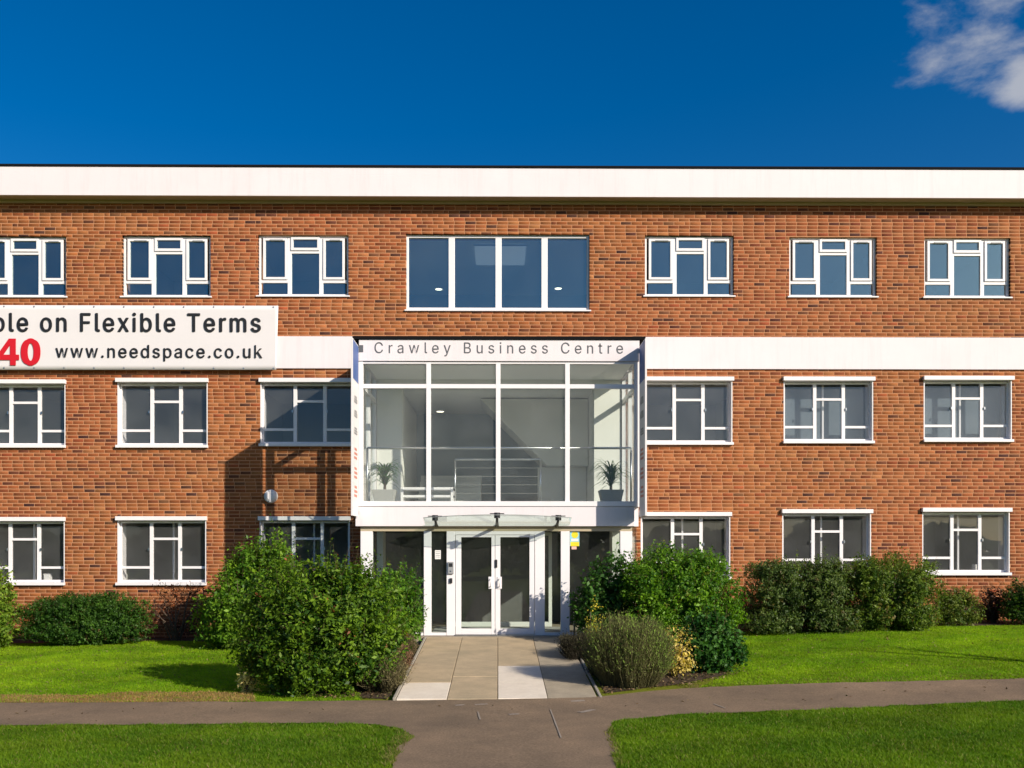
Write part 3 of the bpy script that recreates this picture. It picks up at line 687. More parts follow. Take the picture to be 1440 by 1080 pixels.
for px, s in ((614, .15), (699, 1.0), (783, .2)):
    x = gx(px); yfr = YG - .50 - .26 * s + .10; zfr = zb2 + .12 + .045 * s
    arm = part('canopy_arm', MB().tube([(x, YG - .012, zb2 - .015), (x, (YG + yfr) / 2, (zb2 + zfr) / 2 - .03), (x, yfr, zfr - .03)], [.035, .026, .02], 8), 'dark_metal', cano, smooth=True)
    part('clamp', MB().tube([(x, yfr - .01, zfr - .055), (x, yfr - .01, zfr + .045)], .055, 14), 'dark_metal', arm, smooth=False)
    part('clamp_wing', MB().box(x - .13, x + .13, yfr - .04, yfr + .02, zfr + .018, zfr + .034), 'dark_metal', arm)
# inner lining and stair hall
inn = wall_with_holes(XL + .09, XRr - .09, 0.0, gz(507) - .012, -.05, .42, [(-2.4, 2.4, -.1, gz(740)), (-2.0, 2.02, gz(711), gz(507) - .10)])
part('plaster_lining', inn, 'plaster', porch)
part('hall_back_wall', B(-2.99, 2.99, 4.9, 5.0, 0, gz(500)), 'wall_slate', porch)
part('hall_ceiling', B(-2.99, 2.99, .425, 4.9, gz(507) - .02, gz(503) + .05), 'ceiling', porch)
for x in (-2.2, 2.12): part('hall_side_wall', B(x, x + .08, .43, 4.88, gz(711), gz(507) - .03), 'plaster_grey' if x > 0 else 'plaster', porch)
# ground lobby: dark inner screen
part('lobby_wall', B(-2.9, 2.9, 1.6, 1.7, -.005, gz(740)), 'lobby_dark', porch)
ls = part('lobby_screen', MB().ring(-.95, 1.15, 0, 2.0, .07, .2, .26).box(-.02, .05, .2, .26, .07, 1.93).box(-.95, 1.15, .205, .255, .0, .1), 'plaster_grey', porch)
part('lobby_matting', B(-1.3, 1.3, YG + .2, .1, -.007, .004), 'carpet', porch)

# stair flight rising to the left behind the landing
st = thing('staircase', 'pale stair flight climbing behind the first floor landing glass', 'staircase', (0, 2.6, gz(712)))
zl = gz(712); zt_ = gz(507) - .05
part('flight_soffit', MB().prism([(-.4, zt_), (1.15, zl + 1.15), (2.1, zl + 1.15), (2.1, zt_)], 2.2, 3.6), 'plaster_grey', st)
part('lower_wall', B(.95, 2.1, 2.6, 2.7, zl + .01, zl + 1.14), 'plaster_grey', st)
for k in range(6): part('step', B(-1.9 + .0, -.4, 2.2 + k * .28, 2.2 + (k + 1) * .28, zl + .01, zl + .17 * (k + 1)), 'plaster_grey', st)

def balustrade(name, label, pts, zb3, h, nposts, wires, glass=None):
    t = thing(name, label, 'balustrade', (pts[0][0], pts[0][1], zb3))
    part('handrail', MB().tube([(x, y, zb3 + h) for x, y in pts], .024, 10), 'steel', t, smooth=True)
    a, b = Vector(pts[0]), Vector(pts[-1])
    for k in range(nposts):
        p = a.lerp(b, k / (nposts - 1)); part('baluster', MB().tube([(p.x, p.y, zb3), (p.x, p.y, zb3 + h)], .02, 8), 'steel', t, smooth=True)
    for k in range(wires):
        zq = zb3 + h * (k + 1) / (wires + 1); part('wire', MB().tube([(x, y, zq) for x, y in pts], .006, 6), 'steel', t)
    return t
zfl = gz(712)
balustrade('front_balustrade', 'long steel handrail just inside the porch front glass', [(XL + .12, YG + .26), (XRr - .12, YG + .26)], zfl, at(700, 630, YG + .26)[1] - zfl, 2, 0)
balustrade('stairwell_balustrade', 'shorter steel balustrade with wires in middle of the landing', [(at(640, 650, -.3)[0], -.3), (at(760, 650, -.3)[0], -.3)], zfl, at(700, 646, -.3)[1] - zfl, 3, 5)
bench = thing('low_bench', 'low white bench rail beside the left potted plant', 'bench', (-1.4, -.5, zfl))
xa_, xb_ = at(565, 690, -.5)[0], at(638, 690, -.5)[0]
part('seat', B(xa_, xb_, -.7, -.3, at(600, 690, -.5)[1], at(600, 686, -.5)[1]), 'white_paint', bench)
part('lower_shelf', B(xa_, xb_, -.7, -.3, at(600, 700, -.5)[1], at(600, 697, -.5)[1]), 'white_paint', bench)
for x in (xa_, xb_ - .05): part('leg', B(x, x + .05, -.71, -.29, zfl, at(600, 686.2, -.5)[1]), 'white_paint', bench)

def potted(px, label, seed, hh):
    r = np.random.default_rng(seed); x, _ = at(px, 700, -1.45); y = -1.45
    t = thing('potted_plant', label, 'potted plant', (x, y, zfl))
    mb = MB(); w0, w1, h = .16, .23, .34
    mb.v = [(x - w0, y - w0, zfl), (x + w0, y - w0, zfl), (x + w0, y + w0, zfl), (x - w0, y + w0, zfl), (x - w1, y - w1, zfl + h), (x + w1, y - w1, zfl + h), (x + w1, y + w1, zfl + h), (x - w1, y + w1, zfl + h)]
    mb.f = [(0, 3, 2, 1), (4, 5, 6, 7), (0, 1, 5, 4), (1, 2, 6, 5), (2, 3, 7, 6), (3, 0, 4, 7)]
    part('pot', mb, 'pot', t, bevel=.01)
    V = []; FI = []; C = []
    for k in range(120):
        a = r.uniform(0, 2 * math.pi); z0 = zfl + h + .06 + r.uniform(0, .34); L = r.uniform(.30, .62) * hh; up = r.uniform(.3, 1.5); d = Vector((math.cos(a), math.sin(a), 0)); n = Vector((-d.y, d.x, 0)); wd = r.uniform(.010, .018); b = len(V); c = np.array((.05, .13, .035)) * r.uniform(.6, 1.5)
        for q in range(6):
            s = q / 5; p = Vector((x, y, z0)) + d * (L * s * .75) + Vector((0, 0, L * (up * s - (up * .6 + .25) * s * s))); ww = wd * (1 - s) ** .6 + .002
            V += [tuple(p + n * ww), tuple(p - n * ww)]; C += [c, c]
        for q in range(5): FI.append((b + 2 * q, b + 2 * q + 1, b + 2 * q + 3, b + 2 * q + 2))
    link('leaves', npmesh('leaves', np.array(V), 4, FI, np.array(C)), 'leaf', t)
    part('stem', MB().tube([(x, y, zfl + h - .03), (x + .01, y, zfl + h + .3)], [.03, .02], 8), 'bark', t)
potted(541, 'spiky green plant in grey pot at the bench end of the landing', 3, 1.15)
potted(859, 'spiky green plant in grey pot by the sunlit plaster of the landing', 5, 1.25)

def disc_light(name, label, x, y, z, r=.09):
    mb = MB().tube([(x, y, z - .02), (x, y, z)], r, 16); o = part(name, mb, 'lamp'); tag(o, label, 'light', 'lit ceiling downlights')
    rg = part('trim_ring', MB().tube([(x, y, z - .014), (x, y, z + .004)], r * 1.25, 16), 'white_paint', o); return o
disc_light('ceiling_light', 'lit round downlight behind the porch glass above the stair', *(lambda p: (p[0], 4.3, gz(507) - .03))(at(619, 578, 4.3)))
z8 = 8.52
disc_light('ceiling_light', 'lit downlight seen in the leftmost pane of wide stair window', at(617, 407, 5.15)[0], 5.15, z8)
disc_light('ceiling_light', 'lit downlight seen in the rightmost pane of wide stair window', at(785, 405, 5.05)[0], 5.05, z8)
cp = part('ceiling_panel', B(-.52, .64, 1.5, 2.95, z8 - .035, z8 - .012), 'diffuser'); tag(cp, 'pale rectangular ceiling light panel seen in the wide stair window', 'light panel')
part('panel_frame', MB().ring(-.56, .68, z8 - .04, z8 - .011, .03, 1.46, 1.49), 'white_paint', cp)

# ------------------------------------------------------------------ small fittings
x, zq = at(381.5, 698, 0)
al = thing('alarm_bell_box', 'round white alarm bell box on the shaded brick wall', 'alarm box', (x, 0, zq - .13))
part('back_plate', MB().tube([(x, -.005, zq), (x, -.05, zq)], .14, 24), 'white_paint', al)
part('cover', MB().tube([(x, -.051, zq), (x, -.085, zq), (x, -.11, zq)], [.132, .118, .07], 24), 'white_paint', al, smooth=False)
part('ridge', MB().prism([(x - .008, zq - .125), (x + .02, zq - .125), (x + .02, zq + .125), (x - .008, zq + .125)], -.118, -.052), 'white_paint', al)
ix, iz = xs_(634), zs(799)
ic = thing('intercom', 'grey door entry intercom on the white door frame', 'intercom', (ix, ys - .01, zs(807)))
part('housing', B(ix - .055, ix + .055, ys - .045, ys - .006, zs(807), zs(790)), 'grey_plastic', ic, bevel=.008)
part('speaker_grille', B(ix - .035, ix + .035, ys - .049, ys - .046, zs(797), zs(792)), 'black_plastic', ic)
part('button', MB().tube([(ix, ys - .044, zs(803)), (ix, ys - .055, zs(803))], .014, 10), 'steel', ic)
kp = part('door_reader', B(ix - .022, ix + .03, ys - .035, ys - .006, zs(820), zs(813)), 'black_plastic', bevel=.005); tag(kp, 'small black card reader below the intercom', 'card reader')
nx_, nz_ = xs_(616), zs(780)
no_ = part('paper_notice', B(nx_ - .06, nx_ + .05, ys + .034, ys + .038, nz_ - .085, nz_ + .085), 'paper'); tag(no_, 'white paper notice on the narrow pane beside the intercom', 'notice')
for k in range(4): part('print_line', B(nx_ - .045, nx_ + .035, ys + .0325, ys + .0337, nz_ + .05 - k * .033, nz_ + .058 - k * .033), 'ink_grey', no_)
sx_ = xs_(808.5)
stk = part('window_sticker', B(xs_(801.8), xs_(815), ys + .034, ys + .038, zs(768), zs(745.5)), 'cyan'); tag(stk, 'blue and yellow sticker sheet on the pane beside the doors', 'sticker')
part('yellow_patch', MB().tube([(sx_, ys + .0335, zs(752)), (sx_, ys + .0325, zs(752))], .065, 16), 'yellow', stk)
part('yellow_patch', B(xs_(802.5), xs_(814.6), ys + .0325, ys + .0335, zs(768), zs(762)), 'yellow', stk)
part('white_patch', B(xs_(803.5), xs_(813.5), ys + .0315, ys + .0322, zs(761), zs(757.5)), 'paper', stk)
part('pink_patch', B(xs_(804), xs_(811), ys + .034, ys + .038, zs(772.5), zs(768.4)), 'pink', stk)
# low metal rail beside the path
rl = thing('hand_rail', 'small curved grey metal rail beside the doors under shrub', 'rail', (1.45, -2.5, 0))
part('rail_tube', MB().tube([(1.42, -2.35, .0), (1.42, -2.35, .55), (1.46, -2.4, .75), (1.56, -2.5, .86), (1.70, -2.6, .90)], .018, 8), 'steel', rl, smooth=True)
part('rail_post', MB().tube([(1.74, -2.5, -.1), (1.74, -2.5, .55)], .018, 8), 'steel', rl, smooth=True)
part('rail_crossbar', MB().tube([(1.42, -2.36, .52), (1.74, -2.5, .55)], .012, 8), 'steel', rl, smooth=True)

def sill_box(Rw, fx, w_, h_, label):
    x0, x1, z0, z1 = Rw; x = x0 + fx * (x1 - x0); o = part('paper_box', B(x - w_, x + w_, .22, .36, z0 + .031, z0 + .031 + h_), 'paper', bevel=.006); tag(o, label, 'box')
    part('lid', B(x - w_ - .006, x + w_ + .006, .215, .365, z0 + .032 + h_, z0 + .045 + h_), 'paper', o)
sill_box(LOWR[0], .74, .06, .16, 'small white box on the window board of the leftmost ground floor window')
sill_box(LOWR[5], .70, .06, .15, 'small white box on the window board of the rightmost ground floor window')
# banner on the wall
bx1, bz1 = at(391.5, 430, -.12); _, bz0 = at(391, 520, -.12); bx0 = -12.6
ban = thing('vinyl_banner', 'long white vinyl banner with black and red lettering on the brick wall', 'banner', (bx0, -.12, bz0))
nxg, nzg = 120, 14; V = []; FI = []
for j in range(nzg + 1):
    for i in range(nxg + 1):
        fx, fz = i / nxg, j / nzg; x = bx0 + (bx1 - bx0) * fx; zz_ = bz0 + (bz1 - bz0) * fz
        zz_ += -.012 * (1 - fx) * (1 - fz); x -= (.05 if i == nxg else 0) * (1 - fz) * .9
        ww = .0025 * math.sin(x * 2.1 + zz_ * 3) * math.sin(x * .9 - zz_ * 5) + .0012 * math.sin(x * 6 + zz_ * 7) * (abs(fz - .5) * 2) ** 2
        V.append((x, -.125 + ww, zz_))
for j in range(nzg):
    for i in range(nxg): FI.append((j * (nxg + 1) + i, j * (nxg + 1) + i + 1, (j + 1) * (nxg + 1) + i + 1, (j + 1) * (nxg + 1) + i))
sh = link('vinyl_sheet', npmesh('vinyl_sheet', np.array(V), 4, FI), 'vinyl', ban, smooth=True)
sol = sh.modifiers.new('thickness', 'SOLIDIFY'); sol.thickness = .004
bxp = lambda px: at(px, 475, -.14)[0]; bzp = lambda py: at(200, py, -.14)[1]
letters(fit_text(text_mesh('ble on Flexible Terms', .017, 1.16), bxp(-9.5), bxp(367), bzp(467), bzp(439.5), -.141), 'ink_black', ban)
letters(fit_text(text_mesh('40', .05, 1.1), bxp(-2), bxp(57), bzp(514.5), bzp(476), -.141), 'ink_red', ban, {0: GLYPH_4})
letters(fit_text(text_mesh('www.needspace.co.uk', .010, 1.16), bxp(78), bxp(369), bzp(508), bzp(485), -.141), 'ink_black', ban, {-1: GLYPH_K})
for k in range(12):
    for zq in (bz0 + .03, bz1 - .03):
        xq = bx1 - .1 - k * .62
        part('eyelet', MB().tube([(xq, -.12, zq), (xq, -.136, zq)], .014, 8), 'steel', ban)
part('batten', B(bx0, bx1 - .08, -.095, -.037, bz0 + .05, bz0 + .1), 'dark_metal', ban)
part('batten', B(bx0, bx1 - .06, -.095, -.006, bz1 - .1, bz1 - .05), 'dark_metal', ban)

# ================================================================== GRASS
def inpoly(P, poly):
    x, y = P[:, 0], P[:, 1]; r = np.zeros(len(P), bool); n = len(poly)
    for i in range(n):
        x0, y0 = poly[i]; x1, y1 = poly[(i + 1) % n]
        c = ((y0 > y) != (y1 > y)) & (x < (x1 - x0) * (y - y0) / (y1 - y0 + 1e-12) + x0); r ^= c
    return r
def gvec(x, y):
    t = -y; h = -0.07 - 0.29 * np.clip((t - .8) / 7, 0, 1); xc = np.clip(x, -9, 9)
    ss = lambda a, b, v: (lambda q: q * q * (3 - 2 * q))(np.clip((v - a) / (b - a), 0, 1))
    h = h + .021 * xc * (1 - .4 * ss(3, 9, t)); return h + .012 * np.sin(x * 1.3 + y * .7) * ss(2.5, 4, np.abs(x)) * (1 - ss(6.5, 7.3, t))
def grass(name, label, poly, dens, hmin, hmax, c0, c1, seed, wid=.006, edge=0):
    r = np.random.default_rng(seed); P0 = np.array(poly); mn, mx_ = P0.min(0), P0.max(0); n = int((mx_ - mn).prod() * dens)
    P = mn + r.random((n, 2)) * (mx_ - mn); P = P[inpoly(P, poly)]; n = len(P)
    patch = .5 + .5 * np.sin(P[:, 0] * 1.1 + 1.7 * np.sin(P[:, 1] * 1.9 + seed)) * np.sin(P[:, 1] * 2.3 + .8 * np.sin(P[:, 0] * 2.7))
    fine = .5 + .5 * np.sin(P[:, 0] * 9 + 2 * np.sin(P[:, 1] * 7)) * np.sin(P[:, 1] * 11 + P[:, 0] * 3)
    h = (hmin + (hmax - hmin) * r.random(n)) * (.75 + .5 * fine); a = r.random(n) * 2 * math.pi; la = r.random(n) * 2 * math.pi; lean = (.3 + r.random(n)) * 1.0 * h
    z = gvec(P[:, 0], P[:, 1]); w_ = wid * (.6 + .8 * r.random(n))
    V = np.empty((n, 3, 3)); V[:, 0] = np.c_[P[:, 0] + np.cos(a) * w_, P[:, 1] + np.sin(a) * w_, z - .003]; V[:, 1] = np.c_[P[:, 0] - np.cos(a) * w_, P[:, 1] - np.sin(a) * w_, z - .003]
    V[:, 2] = np.c_[P[:, 0] + np.cos(la) * lean, P[:, 1] + np.sin(la) * lean, z + h]
    t = np.clip(.55 * patch + .25 * fine + .35 * r.normal(0, 1, n) * .6, 0, 1)[:, None]
    C = np.array(c0) * (1 - t) + np.array(c1) * t
    C = C * (.80 + .32 * (.5 + .5 * np.sin(P[:, 0] * .8 + 2.2 * np.sin(P[:, 1] * 1.3 + seed)) * np.cos(P[:, 1] * 3.1 + 1.5 * np.sin(P[:, 0] * 1.9))) + .12 * fine)[:, None]
    dry = r.random(n) < .04; C[dry] = (.26, .22, .08)
    o = link(name, npmesh(name, V.reshape(-1, 3), 3, np.arange(3 * n), np.repeat(C, 3, 0)), 'blade'); tag(o, label, 'grass', kind='stuff'); return o
def shift_in(p, dy): return [(x, y + dy) for x, y in p]
GA, GB = (.105, .235, .005), (.29, .42, .012)
tlL = [p for p in tl if p[0] < -1.6]; tlR = [p for p in tl if p[0] > 2.6]
grass('lawn_grass', 'mown green lawn in front of the hedge mound, banner side', [(-12.5, -.75)] + shift_in(tlL, .03) + [(-1.9, -6.9), (-3.6, -4.5), (-4.6, -1.3), (-6.5, -.8)], 5200, .010, .030, GA, GB, 1)
grass('lawn_grass', 'mown green lawn in front of the long hedge', [(12.5, -1.0)] + list(reversed(shift_in(tlR, .03))) + [(3.4, -5.9), (4.0, -2.6), (5.0, -1.1)], 5200, .010, .030, GA, GB, 2)
FGA, FGB = (.065, .150, .006), (.155, .235, .010)
grass('verge_grass', 'thick green verge left of the tarmac junction', [(-9.5, -13.5)] + shift_in([p for p in ll if p[0] > -9.5], -.01) + [(xl - .05, -13.5)], 7500, .013, .042, FGA, FGB, 3)
grass('verge_grass', 'thick green verge right of the tarmac junction', [(xr + .05, -13.5)] + shift_in([p for p in lr if p[0] < 9.5], -.01) + [(9.5, -13.5)], 7500, .013, .042, FGA, FGB, 4)
e0 = [gp(*p) for p in ((0, 978), (140, 979), (160, 975), (280, 974), (355, 975), (360, 987), (150, 989), (0, 989))]
grass('dry_grass', 'strip of dry brown grass along the tarmac edge below left lawn', e0, 5000, .012, .04, (.26, .15, .06), (.42, .27, .12), 5, .008)
we = sheet('worn_edge', wob(e0 + [e0[0]], .03, .15, 12)[:-1], .010, 'straw'); we['label'] = 'worn straw coloured strip where the lawn meets the tarmac'
e1 = [gp(*p) for p in ((950, 963), (1100, 957), (1280, 952), (1440, 947), (1440, 955), (1250, 960), (1080, 964), (960, 969))]
grass('dry_grass', 'thin ragged brown grass edge along the right tarmac path', e1, 900, .01, .035, (.14, .12, .04), (.26, .19, .08), 6, .007)
for pix, sd_, lb in ((((560, 1030), (585, 1036), (565, 1055), (552, 1080), (535, 1080), (545, 1050)), 8, 'yellowing ragged turf corner at the left verge end'), (((850, 1030), (860, 1022), (872, 1060), (880, 1080), (866, 1080), (858, 1050)), 9, 'yellowing ragged turf corner at the right verge end')):
    grass('dry_grass', lb, [gp(*p) for p in pix], 3000, .015, .05, (.12, .13, .03), (.26, .22, .08), sd_, .007)

# ================================================================== SHRUBS
def leaves_mesh(name, pos, nrm, size, asp, colr, r):
    n = len(pos); nrm = nrm / np.linalg.norm(nrm, axis=1, keepdims=True)
    a = r.normal(0, 1, (n, 3)); t = a - (a * nrm).sum(1, keepdims=True) * nrm; t /= np.linalg.norm(t, axis=1, keepdims=True); b = np.cross(nrm, t)
    L = size[:, None]; Wd = L * asp
    V = np.empty((n, 4, 3)); V[:, 0] = pos - t * L * .5; V[:, 1] = pos + b * Wd * .5 + nrm * L * .10 - t * L * .05; V[:, 2] = pos + t * L * .5 - nrm * L * .08; V[:, 3] = pos - b * Wd * .5 + nrm * L * .10 - t * L * .05
    FI = (np.arange(n)[:, None] * 4 + np.array([[0, 1, 2, 3]]))
    return npmesh(name, V.reshape(-1, 3), 4, FI, np.repeat(colr, 4, 0))
def shrub(name, label, cx_, cy_, rx, ry, h, nsprig, leaf, c0, c1, seed, asp=.5, spr=(.18, .38), lift=.45, per=13, lumps=9, lump_amp=.22, boxy=0.0, base=None, group=None, accents=None, shoots=0, stems=7, zlow=.04, dense=1.0, clump=.78):
    h = max(.12, h - np.mean(spr) * .42)
    r = np.random.default_rng(seed); zb4 = g(cx_, cy_) if base is None else base
    t = thing(name, label, 'shrub', (cx_, cy_, zb4), group)
    # lumpy dome
    ld = r.normal(0, 1, (lumps, 3)); ld[:, 2] = np.abs(ld[:, 2]) * .8; ld /= np.linalg.norm(ld, axis=1, keepdims=True); la = r.uniform(-.55, .75, lumps)
    d = r.normal(0, 1, (nsprig, 3)); d /= np.linalg.norm(d, axis=1, keepdims=True)
    K = max(6, int(nsprig / 26)); kd = r.normal(0, 1, (K, 3)); kd /= np.linalg.norm(kd, axis=1, keepdims=True); ki = r.integers(0, K, nsprig); isk = r.random(nsprig) < clump
    kr = r.uniform(.82, 1.08, K); dk = kd[ki] + r.normal(0, 1, (nsprig, 3)) * (1.15 / math.sqrt(K)); dk /= np.linalg.norm(dk, axis=1, keepdims=True); d = np.where(isk[:, None], dk, d)
    rad = np.where(isk, kr[ki], .88) + lump_amp * sum(la[k] * np.clip((d @ ld[k] - .55) / .45, 0, 1) for k in range(lumps))
    u = 1 - np.abs(r.normal(0, .17, nsprig)); u = np.clip(u, .2, 1)
    e = d.copy()
    if boxy: e = np.sign(d) * np.abs(d) ** (1 - boxy * .55); e[:, :] *= 1
    s_mean = np.mean(spr) * .55
    P = e * (rad * u)[:, None] * np.array([max(.05, rx - s_mean), max(.05, ry - s_mean), h * .5]); cz_ = .36
    P[:, 2] = np.where(P[:, 2] > 0, cz_ * h + P[:, 2] * 2 * (1 - cz_), cz_ * h + P[:, 2] * 2 * cz_ * 1.25)
    P[:, 2] = np.maximum(P[:, 2], zlow + r.random(nsprig) * .22)
    out = d * np.array([1 / rx, 1 / ry, 1 / h]); out /= np.linalg.norm(out, axis=1, keepdims=True)
    D = out * .8 + np.array([0, 0, lift]) + r.normal(0, .38, (nsprig, 3)); D /= np.linalg.norm(D, axis=1, keepdims=True)
    SL = r.uniform(*spr, nsprig)
    if shoots:
        up = np.argsort(-P[:, 2])[:nsprig // 4]; pick = r.choice(up, shoots, replace=False); SL[pick] *= r.uniform(1.4, 2.3, shoots); D[pick] = D[pick] * .35 + np.array([0, 0, .9]) + r.normal(0, .12, (shoots, 3)); D[pick] /= np.linalg.norm(D[pick], axis=1, keepdims=True)
    s = np.linspace(.05, 1, per)[None, :, None]; start = P - D * SL[:, None] * .45
    L = start[:, None] + D[:, None] * SL[:, None, None] * s; L[:, :, 2] -= (s[..., 0] ** 2) * SL[:, None] * .12
    L = L + r.normal(0, leaf * .42, L.shape); L[:, :, 2] = np.maximum(L[:, :, 2], .01)
    nr = r.normal(0, .65, L.shape) + out[:, None] * .55 + np.array([0, 0, .45])
    kt = r.normal(0, .2, K); sprt = np.clip(r.normal(.45, .22, nsprig) + np.where(isk, kt[ki], -.2), 0, 1)[:, None]; lt = np.clip(sprt + r.normal(0, .16, (nsprig, per)), 0, 1)[..., None]
    C = (np.array(c0) * (1 - lt) + np.array(c1) * lt) * np.array([1.6, 1.42, 1.0])
    if accents:
        for frac, ac in accents:
            k = r.random(nsprig) < frac; C[k] = np.array(ac) * (.7 + .6 * r.random((k.sum(), per, 1)))
    n = nsprig * per; L = L.reshape(-1, 3) + np.array([cx_, cy_, zb4]); sz = leaf * r.uniform(.6, 1.25, n) * np.repeat(r.uniform(.65, 1.35, nsprig), per)
    # inner leaves fill the body of the shrub
    m = int(nsprig * per * .28 * dense); k = r.integers(0, nsprig, m); q = P[k] * np.array([1, 1, 1]); q = (q - np.array([0, 0, h * .35])) * r.uniform(.35, .86, (m, 1)) + np.array([0, 0, h * .35]); q += r.normal(0, leaf, (m, 3)); q[:, 2] = np.maximum(q[:, 2], .01)
    Lc = np.concatenate([L, q + np.array([cx_, cy_, zb4])]); nc = np.concatenate([nr.reshape(-1, 3), r.normal(0, .7, (m, 3)) + out[k]]); szc = np.concatenate([sz, leaf * r.uniform(1.1, 1.9, m)]); Cc = np.concatenate([C.reshape(-1, 3), C[k, 0]])
    link('foliage', leaves_mesh('foliage', Lc, nc, szc, asp, Cc, r), 'leaf', t)
    # stems and twigs
    for k in range(stems):
        a = r.uniform(0, 6.28); q = d[r.integers(nsprig)]; tip = Vector((q[0] * rx * .75, q[1] * ry * .75, h * r.uniform(.45, .85))); b0 = Vector((math.cos(a) * rx * .12, math.sin(a) * ry * .12, -.05)); mid = b0.lerp(tip, .5) + Vector((0, 0, h * .08)); O = Vector((cx_, cy_, zb4))
        part('stem', MB().tube([O + b0, O + mid, O + tip], [.018, .012, .005], 5), 'bark', t, smooth=True)
    m = min(nsprig, 1400); idx = r.choice(nsprig, m, replace=False); V = []; A = start[idx]; Bp = start[idx] + D[idx] * SL[idx, None]; wv = np.cross(D[idx], r.normal(0, 1, (m, 3))); wv /= np.linalg.norm(wv, axis=1, keepdims=True)
    V = np.empty((m, 4, 3)); V[:, 0] = A + wv * .004; V[:, 1] = A - wv * .004; V[:, 2] = Bp - wv * .0015; V[:, 3] = Bp + wv * .0015; V[:, :, 2] = np.maximum(V[:, :, 2], .005)
    link('twigs', npmesh('twigs', V.reshape(-1, 3) + np.array([cx_, cy_, zb4]), 4, np.arange(4 * m), np.full((4 * m, 3), (.09, .065, .035))), 'twigleaf', t)
    return t
def dims(x0, x1, ytop, ybase, yd):
    """pixel box of a shrub whose base stands at depth yd -> centre x, half width, height"""
    X0 = at(x0, ybase, yd)[0]; X1 = at(x1, ybase, yd)[0]; zt = at((x0 + x1) / 2, ytop, yd)[1]; cx_ = (X0 + X1) / 2
    return cx_, (X1 - X0) / 2, zt - g(cx_, yd)
def S(name, label, box, yd, ry, *a, **k):
    cx_, rx, h = dims(*box, yd); return shrub(name, label, cx_, yd, rx, ry, h, *a, **k)

S('hedge_mound', 'dense low dark green mounded shrub against the wall below banner', (28, 206, 832, 905, ), -1.1, .55, 5200, .036, (.012, .045, .008), (.05, .125, .018), 21, spr=(.08, .18), asp=.62, boxy=.25, lumps=14, lump_amp=.30, clump=.6, accents=((.03, (.12, .09, .03)),), shoots=70)
S('leafy_shrub', 'yellow green shrub cut by the left picture edge', (-70, 34, 790, 908), -1.5, .6, 900, .07, (.04, .10, .012), (.15, .24, .03), 22, accents=((.04, (.2, .09, .05)),), shoots=20)
S('bare_shrub', 'sparse dark reddish shrub in the shade between mound and bright shrub', (196, 300, 808, 905), -.6, .3, 170, .045, (.022, .008, .008), (.06, .03, .022), 23, per=8, stems=12, dense=.3)
S('leafy_shrub', 'bright green shrub behind the biggest bush, below the alarm box', (258, 440, 752, 908), -1.9, .8, 1900, .075, (.035, .10, .010), (.135, .26, .025), 24, shoots=90, spr=(.2, .5), lump_amp=.28, lumps=12, clump=.85, accents=((.01, (.2, .09, .04)),))
S('leafy_shrub', 'biggest dark green bush standing at the tarmac edge', (344, 574, 764, 990), -6.75, .85, 3900, .062, (.014, .050, .006), (.10, .19, .015), 25, shoots=150, spr=(.16, .46), lump_amp=.36, lumps=18, clump=.88, accents=((.008, (.30, .10, .04)), (.05, (.15, .24, .03))))
S('leafy_shrub', 'green bush in front of the porch post behind biggest bush', (474, 598, 784, 925), -3.3, .6, 1300, .062, (.02, .075, .010), (.09, .21, .02), 26, shoots=40, lump_amp=.35)
S('variegated_sprig', 'pale cream leaved sprigs poking from base of biggest bush', (322, 372, 925, 985), -6.7, .14, 60, .05, (.30, .32, .14), (.62, .56, .32), 27, per=9, stems=3, dense=.2)
S('leafy_shrub', 'dark glossy open shrub climbing in front of sticker pane', (798, 905, 772, 905), -3.0, .5, 620, .07, (.010, .045, .010), (.05, .135, .03), 31, asp=.6, shoots=24, spr=(.2, .42), lump_amp=.4)
S('leafy_shrub', 'broad bright green bush below windows right of the porch', (872, 1036, 762, 925), -3.1, .8, 3300, .058, (.025, .085, .008), (.11, .235, .018), 32, shoots=120, boxy=.3, lump_amp=.26, lumps=12, clump=.85, accents=((.02, (.2, .22, .03)),))
S('leafy_shrub', 'dark green glossy low bush at the lawn corner beside yellow shrub', (945, 1052, 868, 962), -5.6, .45, 850, .07, (.008, .045, .010), (.045, .13, .028), 33, asp=.55, shoots=18, lump_amp=.35)
S('variegated_shrub', 'yellow variegated shrub between lavender and dark glossy bush', (922, 982, 858, 962), -6.1, .22, 110, .05, (.30, .27, .09), (.55, .47, .22), 34, per=9, stems=5, dense=.3)
S('variegated_shrub', 'small yellow leaved sprig beside the metal rail', (822, 846, 828, 880), -3.4, .12, 36, .05, (.28, .30, .04), (.55, .48, .08), 35, per=8, stems=2, dense=.2)
S('hedge', 'grey green clipped hedge below the middle right window', (1030, 1216, 782, 888), -1.5, .75, 3300, .05, (.020, .048, .016), (.085, .135, .045), 36, boxy=.8, lump_amp=.12, lumps=16, spr=(.12, .32), shoots=70, clump=.85, accents=((.06, (.14, .12, .05)),))
S('hedge', 'yellower green hedge joining the grey green hedge', (1174, 1316, 776, 885), -1.4, .75, 3000, .05, (.022, .060, .010), (.105, .165, .028), 37, boxy=.8, lump_amp=.14, lumps=16, spr=(.12, .32), shoots=80, clump=.85, accents=((.05, (.17, .14, .03)),))
S('leafy_shrub', 'small round pale green shrub under the last window', (1306, 1384, 818, 884), -.9, .4, 620, .045, (.025, .06, .012), (.13, .18, .04), 38, lump_amp=.2, accents=((.05, (.12, .05, .04)),))
S('bare_shrub', 'dark purple shrub in shade between two small shrubs', (1372, 1420, 812, 884), -.5, .3, 190, .05, (.02, .012, .014), (.06, .03, .03), 39, per=8, dense=.6)
